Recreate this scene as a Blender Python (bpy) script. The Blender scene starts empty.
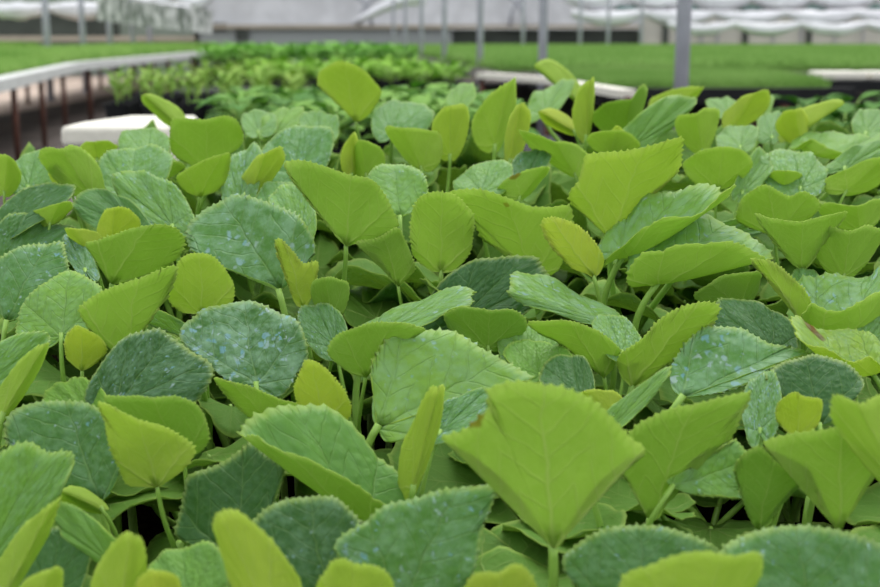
import bpy, bmesh, math, random
import numpy as np
from mathutils import Vector, Matrix

rnd = random.Random(7)
scene = bpy.context.scene
COL = scene.collection

# ------------------------------------------------------------------ camera
EYE = 0.92
FPX = 1222.0
HORIZON = 36.0
PITCH = math.atan((293.5 - HORIZON) / FPX)
cd = bpy.data.cameras.new('camera')
cd.sensor_width = 36.0
cd.lens = FPX * 36.0 / 880.0
cd.clip_start = 0.05
cd.clip_end = 300
cd.dof.use_dof = True
cd.dof.focus_distance = 1.02
cd.dof.aperture_fstop = 8.0
cam = bpy.data.objects.new('camera', cd)
cam.location = (0, 0, EYE)
cam.rotation_euler = (math.pi / 2 - PITCH, 0, 0)
COL.objects.link(cam)
scene.camera = cam

# ------------------------------------------------------------------ world, sun, exposure
w = bpy.data.worlds.new('overcast_sky')
scene.world = w
w.use_nodes = True
nt = w.node_tree
nt.nodes.clear()
wo = nt.nodes.new('ShaderNodeOutputWorld')
bg = nt.nodes.new('ShaderNodeBackground')
tc = nt.nodes.new('ShaderNodeTexCoord')
sep = nt.nodes.new('ShaderNodeSeparateXYZ')
rmp = nt.nodes.new('ShaderNodeValToRGB')
rmp.color_ramp.elements[0].position = 0.0
rmp.color_ramp.elements[0].color = (0.50, 0.53, 0.55, 1)
rmp.color_ramp.elements[1].position = 0.75
rmp.color_ramp.elements[1].color = (0.96, 0.98, 1.0, 1)
nt.links.new(tc.outputs['Generated'], sep.inputs[0])
nt.links.new(sep.outputs['Z'], rmp.inputs[0])
nt.links.new(rmp.outputs[0], bg.inputs['Color'])
nt.links.new(bg.outputs[0], wo.inputs[0])
bg.inputs['Strength'].default_value = 1.0

sl = bpy.data.lights.new('soft_sun', 'SUN')
sl.energy = 1.3
sl.angle = math.radians(50)
sl.color = (1.0, 0.98, 0.93)
so = bpy.data.objects.new('soft_sun', sl)
so.rotation_euler = (math.radians(-32), math.radians(14), 0)   # high, ahead of the camera
COL.objects.link(so)

vs = scene.view_settings
vs.view_transform = 'Standard'
vs.look = 'None'
vs.gamma = 1
vs.use_curve_mapping = False
vs.exposure = 0.62
scene.cycles.transparent_max_bounces = 8
scene.cycles.max_bounces = 10
scene.cycles.diffuse_bounces = 5
scene.cycles.transmission_bounces = 8


# ------------------------------------------------------------------ helpers
CP, SP = math.cos(PITCH), math.sin(PITCH)
def at(px, py, Y):
    """the point at forward distance Y seen at photo pixel px, py"""
    cx = (px - 440.0) / FPX
    cy = -(py - 293.5) / FPX
    dy = CP + cy * SP
    dz = cy * CP - SP
    t = Y / dy
    return Vector((cx * t, Y, EYE + dz * t))

def lin(c):
    return tuple(((v / 255.0) / 12.92 if v / 255.0 <= 0.04045 else ((v / 255.0 + 0.055) / 1.055) ** 2.4) for v in c) + (1.0,)

def link(o, parent=None):
    COL.objects.link(o)
    if parent is not None:
        o.parent = parent
    return o

def empty(name, loc=(0, 0, 0), rz=0.0):
    o = bpy.data.objects.new(name, None)
    o.empty_display_size = 0.05
    o.location = loc
    o.rotation_euler = (0, 0, rz)
    COL.objects.link(o)
    return o

def tag(o, label=None, cat=None, group=None, kind=None):
    if label: o['label'] = label
    if cat: o['category'] = cat
    if group: o['group'] = group
    if kind: o['kind'] = kind
    return o

class NB:
    """small node-tree builder"""
    def __init__(self, name):
        self.m = bpy.data.materials.new(name)
        self.m.use_nodes = True
        self.t = self.m.node_tree
        self.t.nodes.clear()
        self.out = self.t.nodes.new('ShaderNodeOutputMaterial')
    def n(self, typ, **kw):
        x = self.t.nodes.new(typ)
        for k, v in kw.items():
            setattr(x, k, v)
        return x
    def l(self, a, b):
        self.t.links.new(a, b)
    def put(self, inp, v):
        if isinstance(v, (int, float, tuple)):
            inp.default_value = v
        else:
            self.l(v, inp)
    def math(self, op, a, b=None, c=None, clamp=False):
        x = self.n('ShaderNodeMath', operation=op, use_clamp=clamp)
        self.put(x.inputs[0], a)
        if b is not None: self.put(x.inputs[1], b)
        if c is not None: self.put(x.inputs[2], c)
        return x.outputs[0]
    def ss(self, v, lo, hi, a=0.0, b=1.0):
        x = self.n('ShaderNodeMapRange', interpolation_type='SMOOTHSTEP')
        self.put(x.inputs['Value'], v)
        self.put(x.inputs['From Min'], lo); self.put(x.inputs['From Max'], hi)
        self.put(x.inputs['To Min'], a); self.put(x.inputs['To Max'], b)
        return x.outputs[0]
    def mix(self, f, a, b):
        x = self.n('ShaderNodeMix', data_type='RGBA')
        self.put(x.inputs[0], f); self.put(x.inputs[6], a); self.put(x.inputs[7], b)
        return x.outputs[2]
    def ramp(self, f, stops):
        x = self.n('ShaderNodeValToRGB')
        e = x.color_ramp.elements
        while len(e) < len(stops): e.new(0.5)
        for el, (p, c) in zip(e, stops):
            el.position = p; el.color = c
        self.put(x.inputs[0], f)
        return x.outputs[0]
    def noise(self, vec, scale, detail=3, rough=0.5):
        x = self.n('ShaderNodeTexNoise')
        if vec is not None: self.l(vec, x.inputs['Vector'])
        x.inputs['Scale'].default_value = scale
        x.inputs['Detail'].default_value = detail
        x.inputs['Roughness'].default_value = rough
        return x

def plain(name, rgb, rough=0.6, metal=0.0, var=0.25, scale=30.0, bump=0.0, spec=0.5, rgb2=None):
    b = NB(name)
    p = b.n('ShaderNodeBsdfPrincipled')
    co = b.n('ShaderNodeTexCoord').outputs['Object']
    ns = b.noise(co, scale, 4)
    c1 = lin(rgb)
    c2 = lin(rgb2) if rgb2 else tuple(v * (1 - var) for v in c1[:3]) + (1,)
    b.l(b.mix(b.ss(ns.outputs[0], 0.35, 0.65), c1, c2), p.inputs['Base Color'])
    p.inputs['Roughness'].default_value = rough
    p.inputs['Metallic'].default_value = metal
    p.inputs['Specular IOR Level'].default_value = spec
    if bump:
        bp = b.n('ShaderNodeBump')
        bp.inputs['Strength'].default_value = bump
        bp.inputs['Distance'].default_value = 0.01
        b.l(ns.outputs[0], bp.inputs['Height'])
        b.l(bp.outputs[0], p.inputs['Normal'])
    b.l(p.outputs[0], b.out.inputs[0])
    return b.m

def leaf_material(name, upper):
    b = NB(name)
    oi = b.n('ShaderNodeObjectInfo')
    sc = b.n('ShaderNodeSeparateColor')
    b.l(oi.outputs['Color'], sc.inputs[0])
    age, spot, brown = sc.outputs[0], sc.outputs[1], sc.outputs[2]
    at_ = b.n('ShaderNodeAttribute', attribute_name='leafco')
    co = at_.outputs['Vector']
    # each leaf gets its own pattern
    off = b.n('ShaderNodeVectorMath', operation='ADD')
    cmb = b.n('ShaderNodeCombineXYZ')
    rz = b.math('MULTIPLY', oi.outputs['Random'], 37.0)
    b.l(rz, cmb.inputs[2])
    b.l(co, off.inputs[0]); b.l(cmb.outputs[0], off.inputs[1])
    vco = off.outputs[0]
    warp = b.noise(vco, 3.5, 2)
    ws = b.n('ShaderNodeVectorMath', operation='MULTIPLY_ADD')
    b.l(warp.outputs['Color'], ws.inputs[0])
    ws.inputs[1].default_value = (0.10, 0.10, 0)
    ad = b.n('ShaderNodeVectorMath', operation='ADD')
    b.l(co, ad.inputs[0]); ad.inputs[1].default_value = (-0.05, -0.05, 0)
    b.l(ad.outputs[0], ws.inputs[2])
    s = b.n('ShaderNodeSeparateXYZ'); b.l(ws.outputs[0], s.inputs[0])
    s0 = b.n('ShaderNodeSeparateXYZ'); b.l(co, s0.inputs[0])
    th = b.math('ABSOLUTE', b.math('ARCTAN2', s.outputs[0], s.outputs[1]))
    r = b.math('SQRT', b.math('ADD', b.math('MULTIPLY', s.outputs[0], s.outputs[0]), b.math('MULTIPLY', s.outputs[1], s.outputs[1])))
    phi = b.math('PINGPONG', th, math.pi / 8)
    p_ = b.math('MULTIPLY', r, b.math('COSINE', phi))
    q_ = b.math('MULTIPLY', r, b.math('SINE', phi))
    wid = b.math('MULTIPLY_ADD', r, -0.014, 0.021)
    vmain = b.math('SUBTRACT', 1.0, b.ss(q_, 0.0, wid))
    t = b.math('FRACT', b.math('MULTIPLY', b.math('MULTIPLY_ADD', q_, -0.9, p_), 6.5))
    dist = b.math('ABSOLUTE', b.math('SUBTRACT', t, 0.5))
    vsec = b.math('SUBTRACT', 1.0, b.ss(dist, 0.0, 0.09))
    vo = b.n('ShaderNodeTexVoronoi', feature='DISTANCE_TO_EDGE')
    b.l(vco, vo.inputs['Vector']); vo.inputs['Scale'].default_value = 15.0
    vfin = b.math('SUBTRACT', 1.0, b.ss(vo.outputs[0], 0.0, 0.10))
    vein = b.math('MAXIMUM', vmain, b.math('MAXIMUM', b.math('MULTIPLY', vsec, 0.6), b.math('MULTIPLY', vfin, 0.28)))
    big = b.noise(vco, 2.2, 3)
    fine = b.noise(vco, 40.0, 3)
    blotch = b.ss(big.outputs[0], 0.35, 0.68)
    if upper:
        base = b.ramp(age, [(0.0, lin((174, 198, 70))), (0.35, lin((138, 184, 76))), (0.7, lin((98, 152, 70))), (1.0, lin((48, 96, 42)))])
        dark = b.mix(0.4, base, lin((44, 98, 40)))
        c = b.mix(b.math('MULTIPLY', blotch, 0.6), base, dark)
        c = b.mix(b.math('MULTIPLY', vein, 0.42), c, lin((160, 196, 120)))
        trc = b.mix(0.55, base, lin((204, 230, 132)))
    else:
        base = b.ramp(age, [(0.0, lin((214, 222, 92))), (0.35, lin((176, 210, 90))), (0.7, lin((128, 174, 72))), (1.0, lin((92, 140, 58)))])
        c = b.mix(b.math('MULTIPLY', blotch, 0.25), base, lin((104, 146, 44)))
        c = b.mix(b.math('MULTIPLY', vein, b.math('MULTIPLY_ADD', age, -0.5, 0.72, clamp=True)), c, lin((212, 224, 140)))
        trc = b.mix(0.5, base, lin((210, 226, 124)))
    rim = b.n('ShaderNodeAttribute', attribute_name='rim')
    c = b.mix(b.math('MULTIPLY', b.ss(rim.outputs['Fac'], 0.93, 1.0), 0.5), c, lin((190, 214, 110)))
    # brown scorched patch near the edge
    scd = b.n('ShaderNodeAttribute', attribute_name='scorch_distance')
    dd = b.math('MULTIPLY_ADD', b.noise(vco, 9.0, 3).outputs[0], 0.7, scd.outputs['Fac'])
    scorch = b.math('MULTIPLY', b.math('SUBTRACT', 1.0, b.ss(dd, 1.05, 1.35)), b.ss(brown, 0.1, 0.6))
    c = b.mix(scorch, c, lin((124, 74, 34)))
    if upper:
        # pale bluish dried residue: dabs in clusters over a thin film
        dv = b.n('ShaderNodeVectorMath', operation='MULTIPLY_ADD')
        nz = b.noise(vco, 9.0, 3); b.l(nz.outputs['Color'], dv.inputs[0]); dv.inputs[1].default_value = (0.16, 0.16, 0.0); b.l(vco, dv.inputs[2])
        v2 = b.n('ShaderNodeTexVoronoi', feature='F1'); b.l(dv.outputs[0], v2.inputs['Vector'])
        v2.inputs['Scale'].default_value = 15.0
        cs = b.n('ShaderNodeSeparateColor'); b.l(v2.outputs['Color'], cs.inputs[0])
        clus = b.ss(b.noise(vco, 3.2, 3).outputs[0], 0.40, 0.62)
        rad = b.math('MULTIPLY', b.math('MULTIPLY', cs.outputs[0], spot), b.math('MULTIPLY_ADD', clus, 0.6, 0.05))
        dis = b.math('MULTIPLY_ADD', fine.outputs[0], 0.3, v2.outputs['Distance'])
        fl = b.math('SUBTRACT', 1.0, b.ss(dis, b.math('ADD', rad, 0.02), b.math('ADD', rad, 0.32)))
        fl = b.math('MULTIPLY', fl, b.ss(spot, 0.0, 0.35))
        film = b.math('MULTIPLY', b.math('MULTIPLY', b.ss(b.noise(vco, 6.0, 6, 0.75).outputs[0], 0.36, 0.66), b.math('MULTIPLY_ADD', spot, 0.95, 0.05)), b.math('MULTIPLY_ADD', age, -0.42, 0.98))
        fcol = b.mix(cs.outputs[1], lin((128, 184, 206)), lin((190, 212, 210)))
        c = b.mix(film, c, lin((164, 204, 172)))
        c = b.mix(b.math('MULTIPLY', fl, 0.7), c, fcol)
    p = b.n('ShaderNodeBsdfPrincipled')
    b.l(c, p.inputs['Base Color'])
    p.inputs['Roughness'].default_value = 0.40 if upper else 0.62
    p.inputs['Specular IOR Level'].default_value = 0.27 if upper else 0.22
    vq = b.n('ShaderNodeTexVoronoi', feature='SMOOTH_F1'); b.l(vco, vq.inputs['Vector']); vq.inputs['Scale'].default_value = 13.0; vq.inputs['Smoothness'].default_value = 0.6
    quilt = b.math('MULTIPLY', b.math('SUBTRACT', 1.0, vq.outputs['Distance']), 1.1)
    hgt = b.math('ADD', b.math('SUBTRACT', b.math('MULTIPLY', fine.outputs[0], 0.14), b.math('MULTIPLY', b.math('MAXIMUM', vmain, b.math('MULTIPLY', vsec, 0.7)), 0.9 if upper else -1.0)), b.math('MULTIPLY', quilt, 1.0 if upper else -0.6))
    bp = b.n('ShaderNodeBump')
    bp.inputs['Strength'].default_value = 0.55 if upper else 0.4
    bp.inputs['Distance'].default_value = 0.002
    b.l(hgt, bp.inputs['Height'])
    b.l(bp.outputs[0], p.inputs['Normal'])
    tr = b.n('ShaderNodeBsdfTranslucent')
    b.l(trc, tr.inputs['Color'])
    mx = b.n('ShaderNodeMixShader')
    b.put(mx.inputs[0], b.math('MULTIPLY_ADD', age, -0.12 if upper else -0.12, 0.52 if upper else 0.58))
    b.l(p.outputs[0], mx.inputs[1]); b.l(tr.outputs[0], mx.inputs[2])
    b.l(mx.outputs[0], b.out.inputs[0])
    return b.m

M_UP = leaf_material('leaf_upper_side', True)
M_LO = leaf_material('leaf_underside', False)

def stalk_material():
    b = NB('leaf_stalk_green')
    p = b.n('ShaderNodeBsdfPrincipled')
    co = b.n('ShaderNodeTexCoord').outputs['Object']
    ns = b.noise(co, 90, 3)
    b.l(b.mix(ns.outputs[0], lin((150, 186, 84)), lin((118, 160, 60))), p.inputs['Base Color'])
    p.inputs['Roughness'].default_value = 0.5
    p.inputs['Subsurface Weight'].default_value = 0.15
    p.inputs['Subsurface Radius'].default_value = (0.004, 0.006, 0.002)
    b.l(p.outputs[0], b.out.inputs[0])
    return b.m
M_STALK = stalk_material()

# ------------------------------------------------------------------ mesh builders
def mesh_obj(name, verts, faces, mat, parent=None, smooth=True):
    me = bpy.data.meshes.new(name)
    me.from_pydata([tuple(v) for v in verts], [], faces)
    me.materials.append(mat)
    if smooth:
        me.polygons.foreach_set('use_smooth', [True] * len(me.polygons))
    me.update()
    return link(bpy.data.objects.new(name, me), parent)

def tube_data(pts, rads, n=8, cap=True):
    V, F = [], []
    up = Vector((0.3, 0.2, 1)).normalized()
    a = None
    for i, p in enumerate(pts):
        p = Vector(p)
        t = (Vector(pts[min(i + 1, len(pts) - 1)]) - Vector(pts[max(i - 1, 0)])).normalized()
        if a is None:
            a = t.cross(up)
            if a.length < 1e-3: a = t.cross(Vector((1, 0, 0)))
        a = (a - t * a.dot(t)).normalized()
        c = t.cross(a)
        r = rads[i] if isinstance(rads, (list, tuple)) else rads
        for k in range(n):
            an = 2 * math.pi * k / n
            V.append(p + a * (r * math.cos(an)) + c * (r * math.sin(an)))
    for i in range(len(pts) - 1):
        for k in range(n):
            F.append((i * n + k, i * n + (k + 1) % n, (i + 1) * n + (k + 1) % n, (i + 1) * n + k))
    if cap:
        F.append(tuple(range(n - 1, -1, -1)))
        F.append(tuple(range((len(pts) - 1) * n, len(pts) * n)))
    return V, F

def bez(p0, p1, p2, p3, n=10):
    out = []
    for i in range(n + 1):
        t = i / n
        out.append(p0 * (1 - t) ** 3 + p1 * (3 * t * (1 - t) ** 2) + p2 * (3 * t * t * (1 - t)) + p3 * t ** 3)
    return out

def leaf_outline(theta, lobe, rs, pent):
    a = np.abs(theta)
    deg = np.degrees(a)
    wl = min(1.0, lobe / 0.45)
    r = np.interp(deg, [0, 20, 45, 70, 90, 110, 130, 150, 165, 174, 180],
                  [1.0, 0.99, 0.96, 0.87 + 0.01 * wl, 0.58 + 0.18 * wl, 0.32 + 0.30 * wl + 0.12 * lobe, 0.18 + 0.10 * wl + 0.38 * lobe, 0.10 + 0.38 * lobe, 0.05 + 0.27 * lobe, 0.03 + 0.08 * lobe, 0.02])
    ker = np.hanning(15); ker /= ker.sum()
    r = np.convolve(np.concatenate([r[-16:-1], r, r[1:16]]), ker, 'same')[15:-15]
    # five shallow angular corners
    r = r * (1 + pent * (np.cos(a * 5.2) * np.clip(1 - a / 2.2, 0, 1)))
    r = r * (1 + rs.uniform(-0.09, 0.09) * np.sin(theta) + rs.uniform(-0.05, 0.05) * np.sin(2 * theta))
    # slow irregularity
    r = r * (1 + 0.025 * np.sin(4 * theta + rs.uniform(0, 6)) + 0.02 * np.sin(7 * theta + rs.uniform(0, 6)))
    return r

def spline_closed_start(pts, per=8):
    """open Catmull-Rom through pts"""
    p = np.array(pts, float)
    q = np.concatenate([[2 * p[0] - p[1]], p, [2 * p[-1] - p[-2]]])
    out = []
    for k in range(1, len(q) - 2):
        for t in np.linspace(0, 1, per, endpoint=False):
            a, b, c, d = q[k - 1], q[k], q[k + 1], q[k + 2]
            out.append(0.5 * ((2 * b) + (c - a) * t + (2 * a - 5 * b + 4 * c - d) * t * t + (3 * b - a - 3 * c + d) * t ** 3))
    out.append(p[-1])
    return np.array(out)

def leaf_mesh(name, seed, B, T, P, Q, Mm=None, lobe=0.5, wave=0.05, NT=216, NR=8, teeth=0.03, droop=0.05, poly=None, fold=0.10, bc=(0.64, 0.66), br=0.17):
    """B petiole junction, T tip, P/Q widest points left/right (as seen on the upper side, tip up)"""
    rs = np.random.RandomState(seed)
    B, T, P, Q = [np.array(v, float) for v in (B, T, P, Q)]
    if poly is None:
        th = np.linspace(-math.pi, math.pi, NT + 1)
        ro = leaf_outline(th, lobe, rs, 0.022)
        ox = ro * np.sin(th); oy = ro * np.cos(th)
        iw = np.argmax(np.abs(ox)); xmax = abs(ox[iw]); yw = oy[iw]
    else:
        pl = np.array(poly, float)
        area = np.sum(pl[:-1, 0] * pl[1:, 1] - pl[1:, 0] * pl[:-1, 1])
        if area > 0: pl = pl[::-1]
        st = 0.12 * (pl[0] + pl[-1]) / 2
        pl = np.concatenate([[st], pl, [st]])
        sp = spline_closed_start(pl)
        dl = np.concatenate([[0], np.cumsum(np.linalg.norm(np.diff(sp, axis=0), axis=1))])
        u = np.linspace(0, dl[-1], NT + 1)
        ox = np.interp(u, dl, sp[:, 0]); oy = np.interp(u, dl, sp[:, 1])
        ro = np.hypot(ox, oy); th = np.arctan2(ox, oy)
        xmax = np.max(np.abs(ox)); yw = 0.4
    k = np.arange(NT + 1)
    # teeth: a sharp point every 4th vertex, outward from the rim
    tx = np.gradient(ox); ty = np.gradient(oy); tl = np.maximum(np.hypot(tx, ty), 1e-9)
    nx, ny = -ty / tl, tx / tl
    tam = teeth * (0.35 + 1.5 * rs.rand(NT + 1) ** 2) * np.clip((ro - 0.15) / 0.3, 0, 1)
    saw = np.where(k % 4 == 0, 1.0, np.where(k % 4 == 2, -0.5, np.where(k % 4 == 1, -0.15, -0.2))) * 0.75
    ss = (np.arange(1, NR + 1) / NR) ** 0.85
    S, TH = np.meshgrid(ss, th, indexing='ij')
    tf = np.clip((S - 0.75) / 0.25, 0, 1)
    X = S * ox[None, :] + tf * (nx * tam * saw)[None, :]; Y = S * oy[None, :] + tf * (ny * tam * saw)[None, :]
    X = np.concatenate([[0.0], X.ravel()]); Y = np.concatenate([[0.0], Y.ravel()])
    Rr = np.sqrt(X * X + Y * Y); TT = np.concatenate([[0.0], TH.ravel()])
    ncol = NT + 1
    ax = T - B
    m = np.zeros(3) if Mm is None else np.array(Mm, float) - (B + T) / 2
    def mid(y):
        y = np.asarray(y)[..., None]
        yc = np.maximum(y, -0.15)
        return B + ax * y + 4 * yc * (1 - yc) * m
    sP = P - mid(yw); sQ = Q - mid(yw)
    xn = X / xmax
    e = 0.22
    g = (np.sqrt(xn * xn + e * e) - e) / (math.sqrt(1 + e * e) - e)
    nrm = np.cross(Q - P, ax); nl = np.linalg.norm(nrm); nrm = nrm / max(nl, 1e-9)
    if poly is None:
        pos = mid(Y) + xn[:, None] * (sQ - sP) / 2 + g[:, None] * (sQ + sP) / 2
    else:
        Ln = np.linalg.norm(ax)
        ex = np.cross(ax / Ln, nrm)
        bend = rs.uniform(-0.10, 0.04)
        hgt = fold * g * xmax - 0.5 * fold * xmax * 0.6 + bend * (np.clip(Y, 0, 2) ** 2 - 0.4 * Y)
        pos = B + Y[:, None] * ax + (X * Ln)[:, None] * ex + (hgt * Ln)[:, None] * nrm
    size = 0.5 * (np.linalg.norm(ax) + 0.5 * np.linalg.norm(Q - P))
    f1, f2, f3 = rs.uniform(0, 6.28, 3)
    f4, f5 = rs.uniform(0, 6.28, 2)
    edge = 1.1 * wave * np.sign(xn) * np.abs(xn) ** 2.2 * np.sin(5.5 * Y + f4) + 0.8 * wave * np.abs(xn) ** 2.5 * np.sin(9 * Y + f5 + np.sign(xn))
    und = edge + wave * Rr ** 2 * (np.sin(2 * TT + f1) * 0.6 + np.sin(7 * TT + f2) * 0.4 + 0.25 * np.sin(13 * TT + f3))
    # blistering between the veins
    ph = np.abs(((np.abs(TT) + math.pi / 8) % (math.pi / 4)) - math.pi / 8)
    pq = Rr * np.sin(ph)
    blis = 0.016 * np.clip(pq / 0.18, 0, 1) ** 0.7 - 0.006 * np.exp(-(pq / 0.03) ** 2)
    sec = np.abs(np.sin(math.pi * 5 * (Rr * np.cos(ph) - 0.9 * pq)))
    blis = blis * (0.5 + 0.9 * sec)
    dr = -droop * np.clip(Rr, 0, 1.2) ** 4
    pos = pos + nrm[None, :] * ((und + blis + dr) * size)[:, None]
    n = len(pos)
    size = max(size, 1e-4)
    # real thickness: under sheet set off along the local normals
    G = pos[1:].reshape(NR, ncol, 3)
    dth = np.gradient(G, axis=1); drr = np.gradient(G, axis=0)
    nn = np.cross(dth, drr)
    ln = np.linalg.norm(nn, axis=2, keepdims=True)
    nn = np.where(ln > 1e-12, nn / np.maximum(ln, 1e-12), nrm)
    flip = np.sign((nn * nrm).sum(2).mean())
    nn = nn * (flip if flip != 0 else 1)
    nv = np.concatenate([nrm[None, :], nn.reshape(-1, 3)])
    thick = 0.0007
    low = pos - nv * thick
    V = np.concatenate([pos, low])
    F = []; MI = []
    def vid(i, j): return 1 + i * ncol + j
    up_f = []
    for j in range(NT):
        up_f.append((0, vid(0, j + 1), vid(0, j)))
    for i in range(NR - 1):
        for j in range(NT):
            up_f.append((vid(i, j), vid(i, j + 1), vid(i + 1, j + 1), vid(i + 1, j)))
    # the rim runs clockwise seen on the upper side, so every upper face winds the same way
    for f in up_f:
        ff = f
        F.append(ff); MI.append(0)
        F.append(tuple(v + n for v in reversed(ff))); MI.append(1)
    for j in range(NT):
        a1, a2 = vid(NR - 1, j), vid(NR - 1, j + 1)
        F.append((a1, a2, a2 + n, a1 + n)); MI.append(1)
    me = bpy.data.meshes.new(name)
    me.from_pydata(V.tolist(), [], F)
    me.materials.append(M_UP); me.materials.append(M_LO)
    me.polygons.foreach_set('material_index', MI)
    me.polygons.foreach_set('use_smooth', [True] * len(F))
    at2 = me.attributes.new('leafco', 'FLOAT_VECTOR', 'POINT')
    lc = np.stack([X, Y, np.zeros_like(X)], 1)
    at2.data.foreach_set('vector', np.concatenate([lc, lc]).astype(np.float32).ravel())
    at4 = me.attributes.new('scorch_distance', 'FLOAT', 'POINT')
    sv = np.hypot(X - bc[0], Y - bc[1]) / br
    at4.data.foreach_set('value', np.concatenate([sv, sv]).astype(np.float32))
    at3 = me.attributes.new('rim', 'FLOAT', 'POINT')
    rimv = np.concatenate([[0.0], S.ravel()])
    at3.data.foreach_set('value', np.concatenate([rimv, rimv]).astype(np.float32))
    me.update()
    return me

# ------------------------------------------------------------------ materials of the greenhouse
M_FLOOR = plain('wet_dark_ground', (58, 50, 46), 0.8, var=0.4, scale=3, bump=0.4, rgb2=(88, 76, 70))
M_DRY = plain('dry_pinkish_ground', (196, 176, 162), 0.9, var=0.25, scale=0.7)
M_SOIL = plain('dark_potting_soil', (26, 22, 15), 1.0, var=0.5, scale=120, bump=0.8, spec=0.0)
M_WHITE_FOAM = plain('white_foam', (226, 222, 210), 0.7, var=0.05, scale=60, bump=0.15)
M_POST = plain('galvanised_steel', (170, 172, 182), 0.5, metal=0.15, var=0.12, scale=14)
M_RAIL = plain('pale_bench_rail', (206, 208, 206), 0.6, var=0.12, scale=6)
M_RUST = plain('rusty_steel', (104, 66, 54), 0.85, var=0.4, scale=25)
M_BLACK = plain('black_plastic', (36, 37, 39), 0.75, var=0.25, scale=20, spec=0.15)
M_GREYB = plain('bench_top_grey', (126, 122, 116), 0.8, var=0.2, scale=10)
M_FILM = plain('white_greenhouse_film', (226, 226, 232), 0.55, var=0.15, scale=2.6)
M_FILMD = plain('specked_old_film', (206, 208, 206), 0.7, scale=3.5, rgb2=(96, 106, 96))
M_WALLT = plain('grey_green_film_wall', (146, 158, 146), 0.7, var=0.25, scale=0.9)
M_TEAL = plain('teal_shading', (96, 128, 124), 0.9, var=0.25, scale=3)  # shading between the film rolls, put into a colour
M_WALLG = plain('grey_end_wall', (158, 164, 164), 0.8, var=0.08, scale=0.8)
M_WALLB = plain('beige_side_panel', (206, 204, 192), 0.8, var=0.12, scale=0.8)
M_DARKW = plain('opening_shade_and_dark_trim', (78, 84, 78), 0.95, var=0.35, scale=1.2)  # painted shade of the wall openings; also colours the dark trim
M_BEAM = plain('tan_beam', (186, 176, 160), 0.7, var=0.12, scale=4)

def box_data(x0, x1, y0, y1, z0, z1):
    V = [(x0, y0, z0), (x1, y0, z0), (x1, y1, z0), (x0, y1, z0), (x0, y0, z1), (x1, y0, z1), (x1, y1, z1), (x0, y1, z1)]
    F = [(0, 3, 2, 1), (4, 5, 6, 7), (0, 1, 5, 4), (1, 2, 6, 5), (2, 3, 7, 6), (3, 0, 4, 7)]
    return V, F

def join(parts):
    V, F = [], []
    for v, f in parts:
        o = len(V)
        V += [Vector(q) for q in v]
        F += [tuple(i + o for i in q) for q in f]
    return V, F

def box_obj(name, x0, x1, y0, y1, z0, z1, mat, parent=None, bevel=0.0):
    V, F = box_data(x0, x1, y0, y1, z0, z1)
    o = mesh_obj(name, V, F, mat, parent, smooth=False)
    if bevel:
        md = o.modifiers.new('bevel', 'BEVEL'); md.width = bevel; md.segments = 3
    return o

def prism_obj(name, poly, z0, z1, mat, parent=None, bevel=0.0):
    """vertical prism over a ground polygon of (x, y)"""
    n = len(poly)
    ar = sum(poly[i][0] * poly[(i + 1) % n][1] - poly[(i + 1) % n][0] * poly[i][1] for i in range(n))
    if ar < 0: poly = poly[::-1]
    V = [(x, y, z0) for x, y in poly] + [(x, y, z1) for x, y in poly]
    F = [tuple(range(n - 1, -1, -1)), tuple(range(n, 2 * n))] + [(i, (i + 1) % n, n + (i + 1) % n, n + i) for i in range(n)]
    o = mesh_obj(name, V, F, mat, parent, smooth=False)
    if bevel:
        md = o.modifiers.new('bevel', 'BEVEL'); md.width = bevel; md.segments = 3
    return o

def tube_obj(name, pts, r, mat, parent=None, n=12):
    V, F = tube_data(pts, r, n)
    return mesh_obj(name, V, F, mat, parent)

# greenhouse axis runs 5.8 degrees to the left of the view
AX = Vector((-0.1018, 0.9948, 0)); AXR = Vector((0.9948, 0.1018, 0))
AXA = math.atan2(0.1018, 0.9948)
SLOPE = AX.x / AX.y

# ------------------------------------------------------------------ structure
fl = box_obj('floor', -14, 16, -1.5, 34, -0.1, 0.0, M_FLOOR)
tag(fl, kind='structure')
YW = 29.0
def wall_panel(name, px0, px1, py0, py1, Y, mat, th=0.12):
    a = at(px0, py1, Y); c = at(px1, py0, Y)
    o = box_obj(name, a.x, c.x, Y, Y + th, a.z, c.z, mat)
    return tag(o, kind='structure')

# end wall: low grey panel, dark panel painted as the shade inside the opening, white film above a tan beam
wall_panel('wall_back', 195, 452, 27, 75, YW, M_WALLG)
wall_panel('wall_back_opening_shade', 452, 642, 29, 75, YW + 0.3, M_DARKW)
wall_panel('wall_back_right', 642, 1010, 14, 75, YW, M_WALLB)
wall_panel('wall_back_left', -160, 195, -70, 75, YW, M_WALLT)
wall_panel('wall_back_film', 195, 648, -70, 26, YW + 0.15, M_FILM)
wall_panel('wall_back_shade', 648, 1010, -70, 14, YW + 0.15, M_WALLT)
for i, (a0, a1, b0, b1, Y) in enumerate([(195, 642, 24.5, 28.5, YW - 0.12), (642, 1010, 46, 50, YW - 0.12), (-160, 195, 36, 41, YW - 0.12)]):
    wall_panel('trim_%d' % (i + 1), a0, a1, b0, b1, Y, M_BEAM)
# flat dark panels painting the shade of openings in the left end wall
for i, (a0, a1, b0, b1) in enumerate([(-30, 42, 16, 37), (48, 118, 13, 37), (202, 226, 23, 31), (236, 248, 27, 40)]):
    wall_panel('wall_back_recess_shade_%d' % (i + 1), a0, a1, b0, b1, YW - 0.08, M_DARKW, 0.06)
for i, px in enumerate((662, 700, 716, 742, 772, 800, 806, 834, 862)):
    wall_panel('trim_%d' % (i + 10), px, px + (3 if i % 3 else 7), 18, 52, YW - 0.1, M_POST if i % 3 else M_DARKW, 0.06)

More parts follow.
